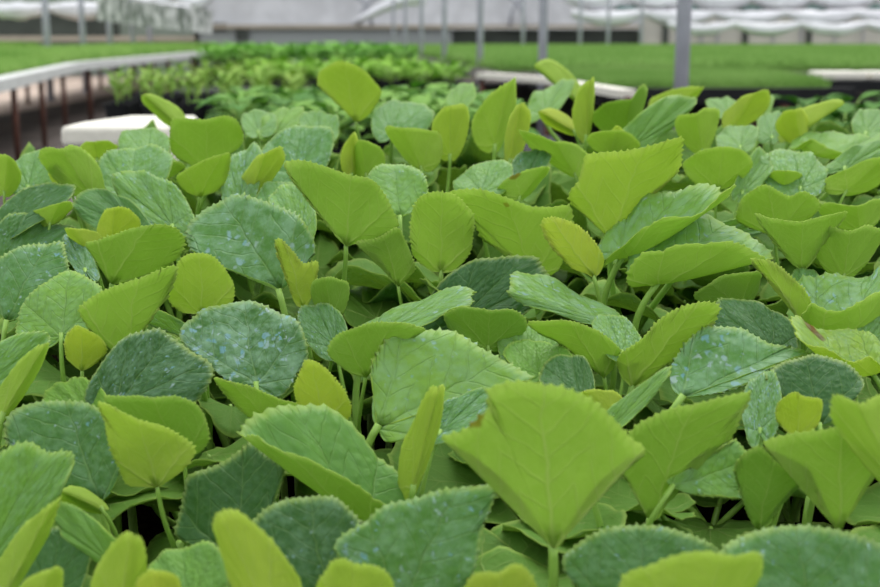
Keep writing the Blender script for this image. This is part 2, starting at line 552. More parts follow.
# hoops of the film gable
for i, (px0, px1, top) in enumerate([(195, 372, -22), (360, 525, -18), (510, 690, -24)]):
    a = at(px0, 26, YW - 0.15); c = at(px1, 26, YW - 0.15); t = at((px0 + px1) / 2, top, YW - 0.15)
    pts = [Vector((a.x + (c.x - a.x) * (0.5 - 0.5 * math.cos(math.pi * k / 16)), a.y, a.z + (t.z - a.z) * math.sin(math.pi * k / 16) ** 0.8)) for k in range(17)]
    o = tube_obj('hoop_frame', pts, 0.035, M_POST)
    tag(o, ['thin curved hoop of the end gable above the grey wall, leftmost hoop', 'thin curved hoop of the end gable above the middle of the end wall', 'thin curved hoop of the end gable above the dark opening'][i], 'hoop', 'gable hoops of the end wall')

# rolled-up white film hanging in scallops along the far right side
def film_roll(px0, px1, py, sag, nsw, Y, rad, mat, label, seed, group):
    r2 = random.Random(seed)
    pts, rr = [], []
    n = int(nsw * 10)
    for k in range(n + 1):
        px = px0 + (px1 - px0) * k / n
        s = abs(math.sin(math.pi * k / 10.0))
        p = at(px, py + sag * s, Y + 0.06 * math.sin(k * 0.7))
        pts.append(p); rr.append(rad * (0.55 + 0.6 * s + r2.uniform(-0.12, 0.12)))
    # pleated: flutes around the roll
    V, F = tube_data(pts, rr, 18)
    for q in range(len(V)):
        i, kk = divmod(q, 18)
        V[q] = pts[i] + (V[q] - pts[i]) * (1 + 0.16 * math.sin(kk * 2.1 + i * 0.25))
    return tag(mesh_obj('film_roll', V, F, mat), label, 'film roll', group)
G_ROLL = 'rolled film along the far side'
film_roll(566, 1000, -3, 5, 7, 26.0, 0.17, M_FILM, 'topmost roll of white film hanging in scallops at the far right side', 1, G_ROLL)
film_roll(600, 1000, 7, 3, 6, 26.6, 0.07, M_TEAL, 'thin teal strip painted as shading between the rolls of white film', 5, G_ROLL)  # teal tube stands in for the shading between the rolls
film_roll(572, 1000, 13, 6, 6, 25.6, 0.13, M_FILM, 'middle roll of white film hanging in scallops under the teal strip', 2, G_ROLL)
film_roll(668, 1000, 24, 6, 5, 25.0, 0.10, M_FILM, 'lowest sagging roll of white film above the beige panels', 3, G_ROLL)
film_roll(352, 424, 24, -26, 0.5, 21.0, 0.10, M_FILM, 'short roll of white film slanting up beside the row of posts', 4, G_ROLL)
film_roll(130, 214, -8, 12, 2, 27.5, 0.14, M_FILM, 'bulging white film roll drooping at the far left side', 8, G_ROLL)
film_roll(-20, 190, 8, 3, 3, 25.2, 0.14, M_FILM, 'sagging white film roll above the dark openings at the left', 9, G_ROLL)
def sheet(px0, py0, px1, py1, hgt, Y0, Y1, label):
    V, F = [], []
    nx, ny = 30, 6
    for s in range(2):
        for i in range(nx + 1):
            t = i / nx
            for j in range(ny + 1):
                p = at(px0 + (px1 - px0) * t, py0 + (py1 - py0) * t + hgt * (j / ny), Y0 + (Y1 - Y0) * t)
                p.y += 0.08 * math.sin(i * 1.7 + j * 0.5) + s * 0.02
                V.append(p)
    m = (nx + 1) * (ny + 1)
    for i in range(nx):
        for j in range(ny):
            a = i * (ny + 1) + j
            F.append((a, a + 1, a + ny + 2, a + ny + 1)); F.append((m + a + ny + 1, m + a + ny + 2, m + a + 1, m + a))
    return tag(mesh_obj('film_curtain', V, F, M_FILMD), label, 'film curtain')
sheet(96, -4, 212, 10, 24, 20.0, 26.0, 'crumpled white film curtain slanting down beside the left row of posts')

# posts
def post(px, Y, r, label, group):
    p = at(px, 40, Y)
    o = empty('support_post', (p.x, p.y, 0.0))
    tag(o, label, 'post', group)
    tube_obj('pole', [Vector((0, 0, 0.0)), Vector((0, 0, 1.2)), Vector((0, 0, 2.6))], r, M_POST, o, 16)
    box_obj('foot_plate', -0.07, 0.07, -0.07, 0.07, 0.0, 0.012, M_POST, o)
    tube_obj('clamp', [Vector((0, 0, 2.3)), Vector((0, 0, 2.36))], r * 1.25, M_POST, o, 16)
PL = ['thickest grey steel post, nearest of the middle row, before the black tray edge',
      'second nearest grey steel post, beside the white rail behind the front bed',
      'third grey steel post, at the end of the white rail above the pale green strip',
      'fourth grey steel post counting back along the middle row',
      'fifth grey steel post counting back along the middle row',
      'sixth grey steel post counting back along the middle row',
      'seventh and farthest visible grey steel post of the middle row']
for k in range(7):
    Y = 4.4 + 2.7 * k
    X = 0.875 + SLOPE * (Y - 4.4)
    post(440 + X / Y * FPX, Y, 0.026, PL[k], 'middle row of posts')
ORD = ['first', 'second', 'third', 'fourth', 'fifth', 'sixth']
for k, px in enumerate((47, 83, 110, 133, 150)):
    post(px, 17.7 + 2.6 * k, 0.05, '%s pale post from the left, behind the grassy left bench' % ORD[k], 'left row of posts')
for k, px in enumerate((523, 580, 608, 641)):
    post(px, 24.5, 0.035, '%s thin far post from the left in front of the dark opening' % ORD[k], 'thin far posts')

# ------------------------------------------------------------------ benches
def legs_at(parent, pts, z1, r, mat):
    for (x, y) in pts:
        tube_obj('leg', [Vector((x, y, 0.0)), Vector((x, y, z1))], r, mat, parent, 10)

def bench(name, poly, ztop, thick, topmat, label, rail=None, legs=(), legmat=M_RUST, lr=0.02):
    o = empty(name, (0, 0, 0))
    tag(o, label, 'bench')
    prism_obj('bench_top', poly, ztop - thick, ztop, topmat, o)
    if rail:
        pts, rw, rz0, rz1, rm = rail
        for k in range(len(pts) - 1):
            a, c = Vector(pts[k]), Vector(pts[k + 1])
            t = (c - a).normalized(); nrm = Vector((-t.y, t.x)) * rw / 2
            prism_obj('edge_rail', [tuple(a - nrm), tuple(c - nrm), tuple(c + nrm), tuple(a + nrm)], rz0, rz1, rm, o)
    legs_at(o, legs, ztop - thick, lr, legmat)
    return o

# front bed's bench
FB = 0.42
bench('plant_bench', [(-1.05, 0.30), (1.35, 0.30), (1.35, 2.62), (-0.95, 2.62)], FB, 0.05, M_BLACK,
      'dark bench carrying the crowded front bed of big leaved seedlings', None,
      [(-0.98, 0.4), (1.28, 0.4), (1.28, 2.5), (-0.88, 2.5)], M_RUST)
tr = empty('growing_tray', (0.1, 1.35, FB))
tag(tr, 'long black growing tray of soil beneath the crowded front bed', 'tray')
box_obj('soil', -1.02, 1.12, -0.98, 1.02, 0.002, 0.045, M_SOIL, tr)
for nm, a in (('rim', (-1.04, -1.02, -1.0, 1.04, 0.0, 0.06)), ('rim', (1.12, 1.14, -1.0, 1.04, 0.0, 0.06)),
              ('rim', (-1.04, 1.14, -1.0, -0.98, 0.0, 0.06)), ('rim', (-1.04, 1.14, 1.02, 1.04, 0.0, 0.06))):
    box_obj(nm, *a, M_BLACK, tr)
SOIL = FB + 0.045

# white foam box standing at the far left corner of the front bed
def foam_box():
    Y0 = 2.66
    a = at(67, 134, Y0); c = at(160, 127, Y0)
    d_ = at(113, 117.5, Y0 + 0.17)
    top = at(120, 126, Y0).z
    o = empty('foam_box', (0, 0, 0))
    tag(o, 'white foam box behind the front bed beside the dark aisle', 'box')
    poly = [(a.x, Y0), (c.x, Y0), (c.x, Y0 + 0.36), (d_.x, Y0 + 0.36), (a.x, Y0 + 0.12)]
    prism_obj('body', poly, 0.44, top - 0.045, M_WHITE_FOAM, o, 0.008)
    big = [(a.x - 0.012, Y0 - 0.012), (c.x + 0.012, Y0 - 0.012), (c.x + 0.012, Y0 + 0.372), (d_.x - 0.012, Y0 + 0.372), (a.x - 0.012, Y0 + 0.13)]
    prism_obj('lid', big, top - 0.045, top, M_WHITE_FOAM, o, 0.012)
    st = bench('box_stand', [(a.x - 0.06, Y0 - 0.03), (c.x + 0.06, Y0 - 0.03), (c.x + 0.06, Y0 + 0.42), (a.x - 0.06, Y0 + 0.42)], 0.44, 0.04, M_GREYB,
               'low stand carrying the white foam box', None, [(a.x - 0.02, Y0 + 0.02), (c.x + 0.02, Y0 + 0.02), (c.x + 0.02, Y0 + 0.38), (a.x - 0.02, Y0 + 0.38)])
foam_box()

# left grassy benches
Lp = [at(-60, 93, 0.30 * FPX / (93 - 36)), at(0, 80, 0.30 * FPX / 44), at(72, 64.5, 0.30 * FPX / 28.5), at(230, 49.5, 0.30 * FPX / 13.5)]
L2 = [(p.x, p.y) for p in Lp]
LZ = EYE - 0.30
def lerp2(a, b, t): return (a[0] + (b[0] - a[0]) * t, a[1] + (b[1] - a[1]) * t)
legs1 = [lerp2(L2[0], L2[1], 0.4), lerp2(L2[1], L2[2], 0.12), lerp2(L2[1], L2[2], 0.45), lerp2(L2[1], L2[2], 0.8)]
legs1 += [(x - 1.5, y) for x, y in legs1]
bench('grow_bench', [L2[0], L2[1], L2[2], (L2[2][0] - 1.7, L2[2][1]), (L2[1][0] - 1.7, L2[1][1]), (L2[0][0] - 1.7, L2[0][1])], LZ, 0.06, M_GREYB,
      'near left bench of grassy seedlings with pale edge rail and rusty legs', (L2[:3], 0.14, LZ - 0.055, LZ + 0.025, M_RAIL), legs1, M_RUST, 0.022)
legs2 = [lerp2(L2[2], L2[3], t) for t in (0.05, 0.16, 0.28, 0.42, 0.6, 0.8, 0.97)]
legs2 += [(x - 1.6, y) for x, y in legs2]
bench('grow_bench', [L2[2], L2[3], (L2[3][0] - 2.0, L2[3][1]), (L2[2][0] - 1.9, L2[2][1])], LZ, 0.06, M_GREYB,
      'far left bench of grassy seedlings reaching back to the end wall', (L2[2:], 0.14, LZ - 0.055, LZ + 0.03, M_RAIL), legs2, M_RUST, 0.028)

outer = [(-6.9, 11.0), (-8.6, 27.2), (-13.2, 27.2), (-12.4, 11.0)]
bench('grow_bench', outer, LZ, 0.06, M_GREYB, 'outermost left bench of grassy seedlings beyond the railed benches', None,
      [(-7.1, 11.3), (-7.9, 19), (-8.5, 27), (-9.5, 11.3), (-10.4, 19), (-11, 27)], M_RUST, 0.03)
dry = box_obj('floor_dry', -13.8, -5.2, 8.0, 28.8, 0.0, 0.006, M_DRY)
tag(dry, kind='structure')
# right grassy benches
RZ = 0.66
near_r = [(0.74, 5.66), (1.86, 5.66), (2.05, 7.7), (0.56, 7.7)]
bench('grow_bench', near_r, RZ, 0.05, M_BLACK, 'right bench of grassy seedlings with thick black front edge', 
      ([(0.70, 5.70), (0.82, 5.60), (1.10, 5.54), (1.5, 5.56), (1.88, 5.62)], 0.05, RZ - 0.03, RZ + 0.03, M_BLACK),
      [(0.8, 5.75), (1.8, 5.75), (0.65, 7.6), (1.95, 7.6)], M_RUST, 0.022)
far_r = [(0.40, 8.5), (4.6, 8.5), (9.0, 25.5), (-1.25, 25.5)]
bench('grow_bench', far_r, RZ + 0.02, 0.06, M_GREYB, 'far right bench of grassy seedlings stretching back to the end wall', None,
      [(0.5, 8.6), (2.4, 8.6), (4.4, 8.6), (-0.4, 17), (3, 17), (6.5, 17), (-1.1, 25.2), (4, 25.2), (8.7, 25.2)], M_RUST, 0.03)

# white rail board running past the posts
wr = [at(482, 74, 7.1), at(548, 79, 6.3), at(592, 86, 5.35), at(628, 92, 4.8)]
V, F = [], []
for p in wr:
    for dx, dz in ((-0.035, -0.016), (0.035, -0.016), (0.035, 0.016), (-0.035, 0.016)):
        V.append((p.x + dx, p.y + dx * 0.5, 0.70 + dz))
for i in range(3):
    for k in range(4):
        F.append((i * 4 + k, i * 4 + (k + 1) % 4, i * 4 + 4 + (k + 1) % 4, i * 4 + 4 + k))
F += [(3, 2, 1, 0), (12, 13, 14, 15)]
rb = empty('rail_stand', (0, 0, 0))
tag(rb, 'white rail board on legs passing behind the second post', 'rail')
mesh_obj('rail_board', V, F, M_WHITE_FOAM, rb, smooth=False)
legs_at(rb, [(wr[0].x, wr[0].y), (wr[1].x, wr[1].y), (wr[3].x, wr[3].y)], 0.69, 0.015, M_RUST)

# pale blocks at the right end of the near right bench
for k, (a0, a1, lab) in enumerate([(822, 868, 'pale stone block at the right end of the black edged bench'), (873, 905, 'pale stone block cut by the right edge, beyond the other block')]):
    a = at(a0, 80, 6.3); c = at(a1, 72, 6.3)
    o = box_obj('stone_block', a.x, c.x, 6.3, 6.55, a.z, c.z, M_BEAM if k == 2 else M_WHITE_FOAM, None, 0.01)
    tag(o, lab, 'block', 'pale blocks')
blk = at(822, 80, 6.3)
bench('plant_bench', [(1.93, 6.2), (2.6, 6.2), (2.6, 6.7), (1.98, 6.7)], blk.z, 0.05, M_BLACK, 'low dark bench carrying the two pale blocks', None,
      [(1.98, 6.25), (2.5, 6.25), (2.5, 6.62), (2.02, 6.62)])

# ------------------------------------------------------------------ grassy seedlings (uncountable blades)
def blade_material(name, c1, c2):
    b = NB(name)
    co = b.n('ShaderNodeTexCoord').outputs['Object']
    ns = b.noise(co, 1.6, 4)
    c = b.mix(b.ss(ns.outputs[0], 0.35, 0.65), lin(c1), lin(c2))
    d = b.n('ShaderNodeBsdfDiffuse'); b.l(c, d.inputs[0])
    t = b.n('ShaderNodeBsdfTranslucent'); b.l(c, t.inputs[0])
    m = b.n('ShaderNodeMixShader'); m.inputs[0].default_value = 0.4
    b.l(d.outputs[0], m.inputs[1]); b.l(t.outputs[0], m.inputs[2]); b.l(m.outputs[0], b.out.inputs[0])
    return b.m
M_BLADE = blade_material('grassy_seedling_green', (138, 172, 98), (118, 156, 80))
M_BLADE2 = blade_material('pale_grassy_green', (150, 184, 104), (128, 168, 86))

def grass(name, poly, z, h, dens, bw, mat, label, seed, parent=None):
    r2 = np.random.RandomState(seed)
    P_ = np.array(poly)
    lo, hi = P_.min(0), P_.max(0)
    n = int((hi - lo).prod() * dens)
    pts = lo + r2.rand(n, 2) * (hi - lo)
    ins = np.zeros(n, bool)
    j = len(P_) - 1
    for i in range(len(P_)):
        xi, yi = P_[i]; xj, yj = P_[j]
        c = ((yi > pts[:, 1]) != (yj > pts[:, 1])) & (pts[:, 0] < (xj - xi) * (pts[:, 1] - yi) / (yj - yi + 1e-12) + xi)
        ins ^= c; j = i
    pts = pts[ins]; n = len(pts)
    an = r2.rand(n) * 6.283; hh = h * (0.75 + 0.45 * r2.rand(n))
    ln = r2.rand(n) * 0.45 * hh
    la = r2.rand(n) * 6.283
    V = np.zeros((n, 4, 3)); 
    dx = np.cos(an) * bw / 2; dy = np.sin(an) * bw / 2
    V[:, 0] = np.stack([pts[:, 0] - dx, pts[:, 1] - dy, np.full(n, z)], 1)
    V[:, 1] = np.stack([pts[:, 0] + dx, pts[:, 1] + dy, np.full(n, z)], 1)
    mx = pts[:, 0] + np.cos(la) * ln * 0.4; my = pts[:, 1] + np.sin(la) * ln * 0.4
    V[:, 2] = np.stack([mx + dx * 0.8, my + dy * 0.8, z + hh * 0.6], 1)
    V[:, 3] = np.stack([pts[:, 0] + np.cos(la) * ln, pts[:, 1] + np.sin(la) * ln, z + hh], 1)
    V2 = V.reshape(-1, 3).tolist()
    F = []
    for i in range(n):
        F.append((i * 4, i * 4 + 1, i * 4 + 2)); F.append((i * 4, i * 4 + 2, i * 4 + 3))
    # the mat they grow on
    o0 = len(V2)
    V2 += [(x, y, z + h * 0.45) for x, y in poly] + [(x, y, z) for x, y in poly]
    m = len(poly)
    F.append(tuple(range(o0, o0 + m)))
    for i in range(m):
        F.append((o0 + i, o0 + (i + 1) % m, o0 + m + (i + 1) % m, o0 + m + i))
    return tag(mesh_obj(name, V2, F, mat, parent, smooth=False), label, 'grassy seedlings', None, 'stuff')

grass('grassy_seedlings', [(0.78, 5.72), (1.80, 5.72), (1.98, 7.65), (0.62, 7.65)], RZ, 0.075, 9000, 0.006, M_BLADE, 'bright green grassy seedlings on the black edged right bench', 1)
grass('grassy_seedlings', [(0.42, 8.55), (4.5, 8.55), (8.8, 25.3), (-1.2, 25.3)], RZ + 0.02, 0.09, 420, 0.03, M_BLADE, 'bright green grassy seedlings on the far right bench', 2)
grass('grassy_seedlings', [(L2[0][0] - 0.1, L2[0][1]), (L2[1][0] - 0.1, L2[1][1]), (L2[2][0] - 0.1, L2[2][1]), (L2[2][0] - 1.65, L2[2][1]), (L2[1][0] - 1.65, L2[1][1]), (L2[0][0] - 1.65, L2[0][1])], LZ, 0.10, 900, 0.02, M_BLADE2, 'pale green grassy seedlings on the near left bench', 3)
grass('grassy_seedlings', [(L2[2][0] - 0.1, L2[2][1] + 0.1), (L2[3][0] - 0.15, L2[3][1]), (L2[3][0] - 1.95, L2[3][1]), (L2[2][0] - 1.85, L2[2][1] + 0.1)], LZ, 0.16, 420, 0.035, M_BLADE2, 'pale green grassy seedlings on the far left bench', 4)

grass('grassy_seedlings', [(-6.95, 11.1), (-8.65, 27.1), (-13.1, 27.1), (-12.3, 11.1)], LZ, 0.18, 300, 0.035, M_BLADE2, 'pale green grassy seedlings on the outermost left bench', 6)

# ------------------------------------------------------------------ blurred seedlings on the benches behind
def bg_leaf_material(name, c1, c2):
    b = NB(name)
    oi = b.n('ShaderNodeObjectInfo')
    co = b.n('ShaderNodeTexCoord').outputs['Object']
    ns = b.noise(co, 28, 2)
    f = b.math('ADD', b.math('MULTIPLY', ns.outputs[0], 0.7), b.math('MULTIPLY', oi.outputs['Random'], 0.4))
    c = b.mix(b.ss(f, 0.3, 0.75), lin(c1), lin(c2))
    d = b.n('ShaderNodeBsdfPrincipled'); b.l(c, d.inputs['Base Color']); d.inputs['Roughness'].default_value = 0.65; d.inputs['Specular IOR Level'].default_value = 0.18
    t = b.n('ShaderNodeBsdfTranslucent'); b.l(c, t.inputs[0])
    m = b.n('ShaderNodeMixShader'); m.inputs[0].default_value = 0.4
    b.l(d.outputs[0], m.inputs[1]); b.l(t.outputs[0], m.inputs[2]); b.l(m.outputs[0], b.out.inputs[0])
    return b.m
BG = {
    'thin': bg_leaf_material('thin_seedling_green', (146, 188, 84), (176, 204, 104)),
    'leafy': bg_leaf_material('leafy_seedling_green', (92, 146, 66), (140, 186, 84)),
    'lush': bg_leaf_material('lush_seedling_green', (116, 178, 68), (146, 200, 88)),
    'lime': bg_leaf_material('lime_seedling_green', (136, 188, 62), (156, 202, 76)),
    'dark': bg_leaf_material('deep_seedling_green', (66, 116, 46), (98, 152, 58)),
}
def small_leaf(base, dirv, length, width, bend, V, F):
    """small solid two-sided blade, arched along its length"""
    dirv = dirv.normalized()
    side = dirv.cross(Vector((0, 0, 1)))
    if side.length < 1e-3: side = Vector((1, 0, 0))
    side.normalize()
    up = side.cross(dirv).normalized()
    o = len(V); n = 6
    prof = [0.12, 0.7, 1.0, 0.95, 0.62, 0.05]
    for s in range(2):
        for i in range(n):
            t = i / (n - 1)
            c = base + dirv * (length * t) - up * (bend * length * t * t) - up * (0.0012 * s)
            wv = side * (width / 2 * prof[i])
            V.extend([c - wv + up * width * 0.12 * prof[i], c, c + wv + up * width * 0.12 * prof[i]])
    for s in range(2):
        for i in range(n - 1):
            for k in range(2):
                a = o + s * n * 3 + i * 3 + k
                f = (a, a + 1, a + 4, a + 3)
                F.append(f if s == 0 else tuple(reversed(f)))

def seedling_proto(kind, seed):
    r2 = random.Random(seed)
    V, F, SV, SF = [], [], [], []
    spec = {'thin': (11, 0.15, 0.055, 0.022, 0.9), 'leafy': (10, 0.13, 0.085, 0.065, 0.35), 'lush': (26, 0.26, 0.13, 0.085, 0.45),
            'lime': (20, 0.15, 0.09, 0.055, 0.5), 'dark': (16, 0.20, 0.09, 0.06, 0.35)}[kind]
    n, H, L, W, upness = spec
    for i in range(n):
        an = i * 2.4 + r2.uniform(-0.4, 0.4)
        zz = H * (0.35 + 0.65 * (i + 0.5) / n)
        rad = {'thin': 0.02, 'leafy': 0.03, 'lush': 0.10, 'lime': 0.10, 'dark': 0.04}[kind] * r2.uniform(0.4, 1.2)
        base = Vector((math.cos(an) * rad, math.sin(an) * rad, zz - L * 0.2))
        d = Vector((math.cos(an), math.sin(an), upness * r2.uniform(0.5, 1.6)))
        small_leaf(base, d, L * r2.uniform(0.75, 1.15), W * r2.uniform(0.8, 1.15), r2.uniform(0.1, 0.5), V, F)
        a = tube_data(bez(Vector((0, 0, 0.0)), Vector((0, 0, zz * 0.5)), Vector((base.x * 0.3, base.y * 0.3, zz * 0.8)), base, 4), 0.0022, 5)
        o = len(SV); SV += a[0]; SF += [tuple(q + o for q in f) for f in a[1]]
    def me(nm, v, f, m):
        k = bpy.data.meshes.new(nm); k.from_pydata([tuple(q) for q in v], [], f); k.materials.append(m)
        k.polygons.foreach_set('use_smooth', [True] * len(f)); k.update(); return k
    return me('foliage', V, F, BG[kind]), me('stem', SV, SF, M_STALK)

def pot_mesh(r, h):
    V, F = [], []
    prof = [(r * 0.72, 0), (r, h), (r * 1.06, h), (r * 1.06, h * 1.08), (r * 0.92, h * 1.08), (r * 0.9, h * 0.86), (0.0, h * 0.88)]
    n = 16
    for (rr, z) in prof[:-1]:
        for k in range(n):
            V.append((rr * math.cos(6.28319 * k / n), rr * math.sin(6.28319 * k / n), z))
    F.append(tuple(range(n - 1, -1, -1)))
    for i in range(len(prof) - 2):
        for k in range(n):
            F.append((i * n + k, i * n + (k + 1) % n, (i + 1) * n + (k + 1) % n, (i + 1) * n + k))
    F.append(tuple(range((len(prof) - 2) * n, (len(prof) - 1) * n)))
    k = bpy.data.meshes.new('pot'); k.from_pydata(V, [], F); k.materials.append(M_BLACK); k.update()
    return k
POT = pot_mesh(0.055, 0.085)
POTBIG = pot_mesh(0.075, 0.10)

def bg_rows(name, kind, spots, z, pot, poth, label, group, seed, scale=1.0):
    protos = [seedling_proto(kind, seed + i) for i in range(4)]
    r2 = random.Random(seed)
    for i, (x, y) in enumerate(spots):
        f, s = protos[i % 4]
        o = empty(name, (x, y, z), r2.uniform(0, 6.28))
        k = scale * r2.uniform(0.85, 1.15)
        tag(o, label, 'seedling', group)
        p = link(bpy.data.objects.new('pot', pot), o)
        fo = link(bpy.data.objects.new('foliage', f), o); fo.location = (0, 0, poth); fo.scale = (k, k, k)
        st = link(bpy.data.objects.new('stem', s), o); st.location = (0, 0, poth); st.scale = (k, k, k)

def grid(x0, x1, y0, y1, sx, sy, j, seed, slope=SLOPE, clip=None):
    r2 = random.Random(seed); out = []
    y = y0
    while y <= y1 + 1e-6:
        x = x0 + slope * (y - y0)
        while x <= x1 + slope * (y - y0) + 1e-6:
            q = (x + r2.uniform(-j, j), y + r2.uniform(-j, j))
            if clip is None or clip(*q): out.append(q)
            x += sx
        y += sy
    return out

MB = 0.56
bench('plant_bench', [(-1.42, 4.86), (0.36, 4.86), (0.0, 9.0), (-1.85, 9.0)], MB, 0.05, M_BLACK, 'bench of thin potted seedlings beside the dark aisle', None,
      [(-1.36, 4.95), (0.25, 4.95), (0.0, 8.9), (-1.75, 8.9)], M_RUST, 0.022)
bg_rows('potted_seedling', 'thin', grid(-1.30, -0.56, 4.98, 6.1, 0.142, 0.20, 0.012, 11), MB, POT, 0.08,
        'thin pale upright seedling in black pot on the bench beside the dark aisle', 'thin potted seedlings beside the aisle', 21, 0.95)
bg_rows('potted_seedling', 'lime', grid(-1.05, 0.10, 7.2, 8.7, 0.19, 0.3, 0.02, 12), MB, POT, 0.08,
        'bushy lime green seedling in the pale strip behind the thin potted seedlings', 'lime green seedlings in the pale strip', 31, 0.8)
bench('plant_bench', [(-0.60, 3.15), (0.40, 3.15), (0.46, 4.78), (-0.86, 4.78)], MB - 0.02, 0.05, M_BLACK, 'bench of broad leaved potted seedlings right behind the front bed', None,
      [(-0.55, 3.25), (0.34, 3.25), (0.40, 4.7), (-0.80, 4.7)], M_RUST, 0.022)
bg_rows('potted_seedling', 'leafy', grid(-0.70, 0.30, 3.25, 4.7, 0.145, 0.165, 0.015, 13, clip=lambda x, y: x < 0.085 * y and x > -0.165 * y), MB - 0.02, POT, 0.08,
        'small broad leaved green seedling on the bench right behind the front bed', 'broad leaved seedlings behind the front bed', 41)
bench('plant_bench', [(-2.05, 10.1), (0.2, 10.1), (-0.3, 14.6), (-2.7, 14.6)], MB, 0.05, M_BLACK, 'far bench of lush bushy seedlings in the middle', None,
      [(-1.95, 10.2), (0.05, 10.2), (-0.3, 14.5), (-2.55, 14.5)], M_RUST, 0.025)
bg_rows('potted_seedling', 'lush', grid(-1.9, -0.05, 10.3, 14.3, 0.27, 0.45, 0.03, 14), MB, POTBIG, 0.09,
        'lush bushy bright green seedling on the far middle bench', 'lush seedlings on the far middle bench', 51, 0.72)
bench('plant_bench', [(1.04, 3.3), (1.75, 3.3), (1.75, 4.0), (1.08, 4.0)], 0.45, 0.05, M_BLACK, 'low bench of deep green seedlings at the right edge', None,
      [(1.1, 3.4), (1.68, 3.4), (1.68, 3.92), (1.12, 3.92)], M_RUST, 0.022)
bg_rows('potted_seedling', 'dark', grid(1.10, 1.68, 3.4, 3.95, 0.14, 0.16, 0.015, 15, 0.0), 0.45, POT, 0.08,
        'deep green bushy seedling on the low bench at the right edge', 'deep green seedlings at the right edge', 61)

# ------------------------------------------------------------------ the front bed: one seedling at a time, every leaf its own part
def depth_of(py):
    return float(np.interp(py, [60, 90, 110, 140, 190, 250, 326, 400, 500, 587, 660], [2.6, 2.35, 1.95, 1.6, 1.3, 1.12, 0.98, 0.86, 0.73, 0.63, 0.585]))


